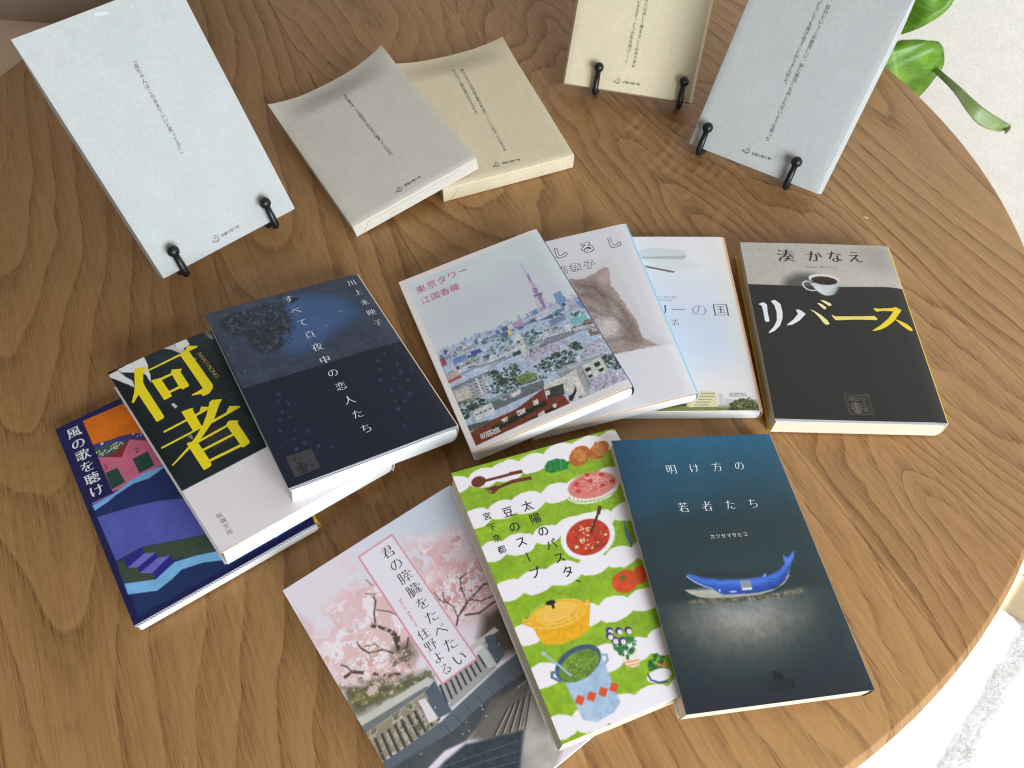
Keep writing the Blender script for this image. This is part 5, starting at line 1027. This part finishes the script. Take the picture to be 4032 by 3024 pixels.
for z in (FZ, 1.4):
    for p_ in (a0, a1, a1 - wn * .1, a0 - wn * .1): v.append((p_.x, p_.y, z))
b.add(v, [(0, 1, 5, 4), (1, 2, 6, 5), (2, 3, 7, 6), (3, 0, 4, 7), (4, 5, 6, 7), (3, 2, 1, 0)]); tag(b.build('wall', wall_mat()), 'white wall with woven-textured wallpaper beyond the table', 'wall')
# rug
def rug_mat():
    m, nt, b = new_mat('white_loop_pile', (.8, .79, .77), .95, .05); co, x, y, z = objco(nt)
    n1 = noise(nt, co, 240, 3, .6, .6); n2 = noise(nt, co, 90, 2); nt.links.new(mix(nt, (n1 * .8 + n2 * .2).sm(.3, .7), (.62, .60, .58), (.86, .85, .84)), b.inputs['Base Color']); nt.links.new(bump(nt, n1, .004, .55), b.inputs['Normal']); return m
re = Vector((.504, .247)); rd = Vector((.83, -.557)); rn = Vector((-.557, -.83)); nx = ny = 210; V = []; ht = fbm(ny, nx, 2.2, 77, 3)
for i in range(ny):
    for j in range(nx):
        s, q = -.75 + 1.25 * j / (nx - 1), 1.2 * i / (ny - 1); edge = min(i, ny - 1 - i, j, nx - 1 - j); p_ = re + rd * s + rn * q
        V.append((p_.x, p_.y, .002 + (.014 + .007 * (ht[i, j] - .5)) * min(1, .35 + edge / 3)))
F = [(i * nx + j, (i + 1) * nx + j, (i + 1) * nx + j + 1, i * nx + j + 1) for i in range(ny - 1) for j in range(nx - 1)]
F = [f[::-1] for f in F] if (Vector(V[nx]) - Vector(V[0])).cross(Vector(V[1]) - Vector(V[0])).z < 0 else F
o = mesh_obj('rug', V, F, rug_mat(), None, True); o.location.z = FZ; tag(o, 'white loop-pile rug in bright sun below the table edge', 'rug')
# table
TC = (-.0486, .4234); TR = .4247; WOOD = wood_mat()
tb = tag(empty('round_table', (0, 0, FZ)), 'round oiled wooden table with the books spread over its top', 'table')
prof = [(0, 0), (TR - .0004, 0), (TR + .0006, -.0004), (TR + .0040, -.0046), (TR + .0045, -.0056), (TR + .0045, -.0185), (TR + .0036, -.0205), (TR - .004, -.024), (0, -.024)]
b = MB(); b.lathe(prof[1:-1], 256, (TC[0], TC[1], 0)); k = len(prof) - 2
b.f += [tuple(j * k for j in range(256)), tuple(j * k + k - 1 for j in range(256))[::-1]]; b.m += [0, 0]
b.f = [f[::-1] if len(f) == 4 else f for f in b.f]
o = b.build('table_top', WOOD, tb, False); o.location.z = -FZ
bm = bmesh.new(); bm.from_mesh(o.data); bmesh.ops.recalc_face_normals(bm, faces=bm.faces); bm.to_mesh(o.data); bm.free()
for f in o.data.polygons: f.use_smooth = len(f.vertices) == 4
o.data.set_sharp_from_angle(angle=R(24))
for k in range(4):
    a = R(-62 + 45 + 90 * k); x, y = TC[0] + .27 * math.cos(a), TC[1] + .27 * math.sin(a)
    b = MB(); b.tube([(x + .05 * math.cos(a), y + .05 * math.sin(a), 0), (x, y, -FZ - .0242)], [.013, .021], 20); b.build('table_leg', WOOD, tb, True)
# splinter on the table
b = MB(); q0 = Vector((0.2621, 0.4403, 0.0006)); q1 = Vector((0.2659, 0.4383, 0.0006)); b.tube([q0, (q0 + q1) / 2 + Vector((0, 0, .0004)), q1], [.0002, .0006, .0002], 6); sp, _nt, _b = new_mat('pale_splinter', (.82, .66, .44), .7, .2)
_co, _x, _y, _z = objco(_nt); _nt.links.new(mix(_nt, noise(_nt, _co, 900), (.86, .70, .46), (.7, .52, .32)), _b.inputs['Base Color']); tag(b.build('wood_splinter', sp), 'tiny pale wood splinter lying on bare table beyond the black book', 'splinter')
# sofa corner at the far left
def cloth(name, c1, c2, sc):
    m, nt, b = new_mat(name, c1, .9, .1); co, x, y, z = objco(nt); n = noise(nt, co, sc, 3, .6); nt.links.new(mix(nt, n, c1, c2), b.inputs['Base Color']); nt.links.new(bump(nt, noise(nt, co, 1400, 2), .0006, .5), b.inputs['Normal']); return m
def pad(name, x0, x1, y0, y1, z0, z1, mat, par, fold):
    n = 60; V = []; F = []
    for i in range(n):
        for j in range(n):
            u, v = j / (n - 1), i / (n - 1); e = min(u, 1 - u, v, 1 - v); rr = min(1, e / .12); r = math.sqrt(max(0, 1 - (1 - rr) ** 2))
            V.append((x0 + (x1 - x0) * u, y0 + (y1 - y0) * v, z0 + (z1 - z0) * r + fold(u, v) * r))
    F = [(i * n + j, i * n + j + 1, (i + 1) * n + j + 1, (i + 1) * n + j) for i in range(n - 1) for j in range(n - 1)]
    k = n * n; rim = [j for j in range(n)] + [i * n + n - 1 for i in range(1, n)] + [(n - 1) * n + j for j in range(n - 2, -1, -1)] + [i * n for i in range(n - 2, 0, -1)]
    V += [(V[i][0], V[i][1], FZ) for i in rim]; q = len(rim); F += [(rim[(i + 1) % q], rim[i], k + i, k + (i + 1) % q) for i in range(q)]
    o = mesh_obj(name, V, F, mat, par, True); return o
sofa = tag(empty('sofa', (-.75, .95, FZ)), 'sofa corner in beige and taupe cloth behind the left table edge', 'sofa')
MS = cloth('beige_cloth', (.84, .64, .49), (.76, .56, .42), 30); MTp = cloth('taupe_cloth', (.40, .31, .24), (.34, .26, .195), 26)
o = pad('seat_cushion', -1.3, -.36, .60, 1.05, -.20, -.075, MS, None, lambda u, v: .004 * math.sin(u * 9 + v * 5)); o.parent = sofa; o.matrix_parent_inverse = Matrix.Translation((.75, -.95, -FZ)); o.location = (0, 0, 0)
def creases(u, v):
    z = .010 * math.sin(u * 7 + v * 6)
    d = abs((v - .13) - (.55 - u) * .42); z -= .028 * math.exp(-(d / .035) ** 2) * (1 / (1 + math.exp((u - .62) * 30)))
    d = abs((v - .2) - (u - .5) * .5); z += .012 * math.exp(-(d / .05) ** 2); return z
o = pad('back_cushion', -1.3, -.30, .768, 1.10, -.09, .03, MTp, None, creases); o.parent = sofa; o.matrix_parent_inverse = Matrix.Translation((.75, -.95, -FZ))
# potted plant behind the table
def leaf_mat(name, c1, c2):
    m, nt, b = new_mat(name, c1, .38, .45); a = nt.nodes.new('ShaderNodeAttribute'); a.attribute_name = 'across'; s = X(nt, a.outputs['Fac'])
    at = nt.nodes.new('ShaderNodeAttribute'); at.attribute_name = 'along'; t = X(nt, at.outputs['Fac']); vein = ((t * 9.0 + s.ab() * -2.2).fr() - .5).ab().sm(.44, .5); mid = s.ab().sm(.05, .02); co, x, y, z = objco(nt)
    base = mix(nt, noise(nt, co, 55, 2, .5).sm(.35, .7), c1, c2); nt.links.new(mix(nt, (vein * .5 + mid * .6).mn(1), base, (.30, .46, .12)), b.inputs['Base Color']); b.inputs['Transmission Weight'].default_value = 0
    b.inputs['Subsurface Weight'].default_value = .15; b.inputs['Subsurface Radius'].default_value = (.002, .004, .001); return m
LEAF = leaf_mat('leaf_green', (.075, .21, .012), (.17, .35, .025)); LEAF2 = leaf_mat('leaf_grey_green', (.20, .29, .10), (.30, .39, .16)); STEM, _nt, _b = new_mat('leaf_stem', (.16, .24, .06), .5, .3)
_co, _x, _y, _z = objco(_nt); _nt.links.new(mix(_nt, noise(_nt, _co, 90), (.16, .26, .06), (.20, .16, .07)), _b.inputs['Base Color'])
plant = tag(empty('potted_plant', (.36, .765, FZ)), 'green houseplant with broad leaves behind the table at right', 'plant')
P0 = Vector((.36, .765, FZ))
def leaf(mid, widths, side, mat, curl=.0):
    mid = [Vector(q) for q in mid]; n, m = 26, 9; V = []; F = []; al = []; ac = []; side = [Vector(s_) for s_ in side]
    def at(L, t):
        f = t * (len(L) - 1); i = min(int(f), len(L) - 2); g = f - i
        p0, p1, p2, p3 = L[max(i - 1, 0)], L[i], L[i + 1], L[min(i + 2, len(L) - 1)]
        return .5 * ((2 * p1) + (p2 - p0) * g + (2 * p0 - 5 * p1 + 4 * p2 - p3) * g * g + (3 * p1 - p0 - 3 * p2 + p3) * g ** 3)
    for i in range(n):
        t = i / (n - 1); c = at(mid, t); sd = at(side, t).normalized(); w = max(at([Vector((x_, 0, 0)) for x_ in widths], t).x, .0003); tn = (at(mid, min(t + .02, 1)) - at(mid, max(t - .02, 0))).normalized(); nn = sd.cross(tn).normalized()
        for j in range(m):
            s = -1 + 2 * j / (m - 1); V.append(c + sd * w * s + nn * w * (curl * s * s + .03 * math.sin(t * 24 + s * 2)) - P0); al.append(t); ac.append(s)
    F = [(i * m + j, i * m + j + 1, (i + 1) * m + j + 1, (i + 1) * m + j) for i in range(n - 1) for j in range(m - 1)]
    o = mesh_obj('leaf', V, F, mat, plant, True)
    for nm, d in (('along', al), ('across', ac)): o.data.attributes.new(nm, 'FLOAT', 'POINT').data.foreach_set('value', d)
    so = o.modifiers.new('thickness', 'SOLIDIFY'); so.thickness = .0006; return o
b = MB(); b.lathe([(0, 0), (.05, 0), (.053, .004), (.066, .115), (.070, .118), (.070, .13), (.064, .13), (.062, .112), (0, .112)], 48); pm, _nt, _b = new_mat('white_ceramic', (.75, .74, .72), .3, .5)
_co, _x, _y, _z = objco(_nt); _nt.links.new(mix(_nt, noise(_nt, _co, 30), (.76, .75, .73), (.70, .69, .66)), _b.inputs['Base Color']); b.build('pot', pm, plant, True)
b = MB(); b.lathe([(.0615, .114), (.04, .118), (0, .12)], 32); so_, _nt, _b = new_mat('potting_soil', (.05, .035, .025), .95, .1)
_co, _x, _y, _z = objco(_nt); _nt.links.new(bump(_nt, noise(_nt, _co, 260, 3), .004, 1), _b.inputs['Normal']); b.build('soil', so_, plant, True)
LV = [dict(mid=[(0.3257, 0.6998, 0.0020), (0.3345, 0.6915, 0.0161), (0.3476, 0.6827, 0.0339), (0.3639, 0.6815, 0.0468), (0.3797, 0.6905, 0.0559)], side=[(0.5160, -0.4814, -0.7085), (0.5181, -0.4815, -0.7069), (0.5211, -0.4816, -0.7046), (0.5993, -0.4856, -0.6365), (0.6820, -0.4819, -0.5502)], w=[0.0024, 0.0224, 0.0260, 0.0206, 0.0009]),
  dict(mid=[(0.3415, 0.6730, -0.0042), (0.3420, 0.6625, -0.0081), (0.3496, 0.6568, -0.0225), (0.3623, 0.6586, -0.0426), (0.3788, 0.6639, -0.0692)], side=[(0.9150, -0.0161, 0.4031), (0.9106, -0.0072, 0.4132), (0.9023, 0.0091, 0.4310), (0.9013, 0.0107, 0.4330), (0.9057, 0.0017, 0.4238)], w=[0.0089, 0.0349, 0.0411, 0.0334, 0.0031], curl=0.08),
  dict(mid=[(0.3825, 0.6849, -0.0266), (0.3857, 0.6487, -0.0181), (0.3912, 0.6210, -0.0140), (0.4009, 0.5986, -0.0169), (0.4137, 0.5921, -0.0235), (0.4290, 0.5912, -0.0293), (0.4375, 0.5907, -0.0314), (0.4290, 0.5780, -0.0275)], side=[(0.5899, 0.3469, 0.7292), (0.5984, 0.3395, 0.7257), (0.6403, 0.3002, 0.7070), (0.6454, 0.2963, 0.7040), (0.5199, 0.4149, 0.7467), (0.3765, 0.5274, 0.7617), (0.7130, 0.2064, 0.6701), (0.9108, -0.4078, 0.0641)], w=[0.0022, 0.0024, 0.0032, 0.0052, 0.0064, 0.0050, 0.0030, 0.0006], grey=True, curl=0.06),
  ]
for L in LV:
    leaf(L['mid'], L['w'], L['side'], LEAF2 if L.get('grey') else LEAF, L.get('curl', .1))
    p0 = Vector((random.Random(len(L['w'])).uniform(-.02, .02), 0, .118)); e = Vector(L['mid'][0]) - P0
    b = MB(); b.tube([p0, p0 * .6 + e * .4 + Vector((0, 0, .05)), p0 * .25 + e * .75 + Vector((0, 0, .03)), e], [.003, .0027, .0022, .0018], 10); b.build('stem', STEM, plant, True)
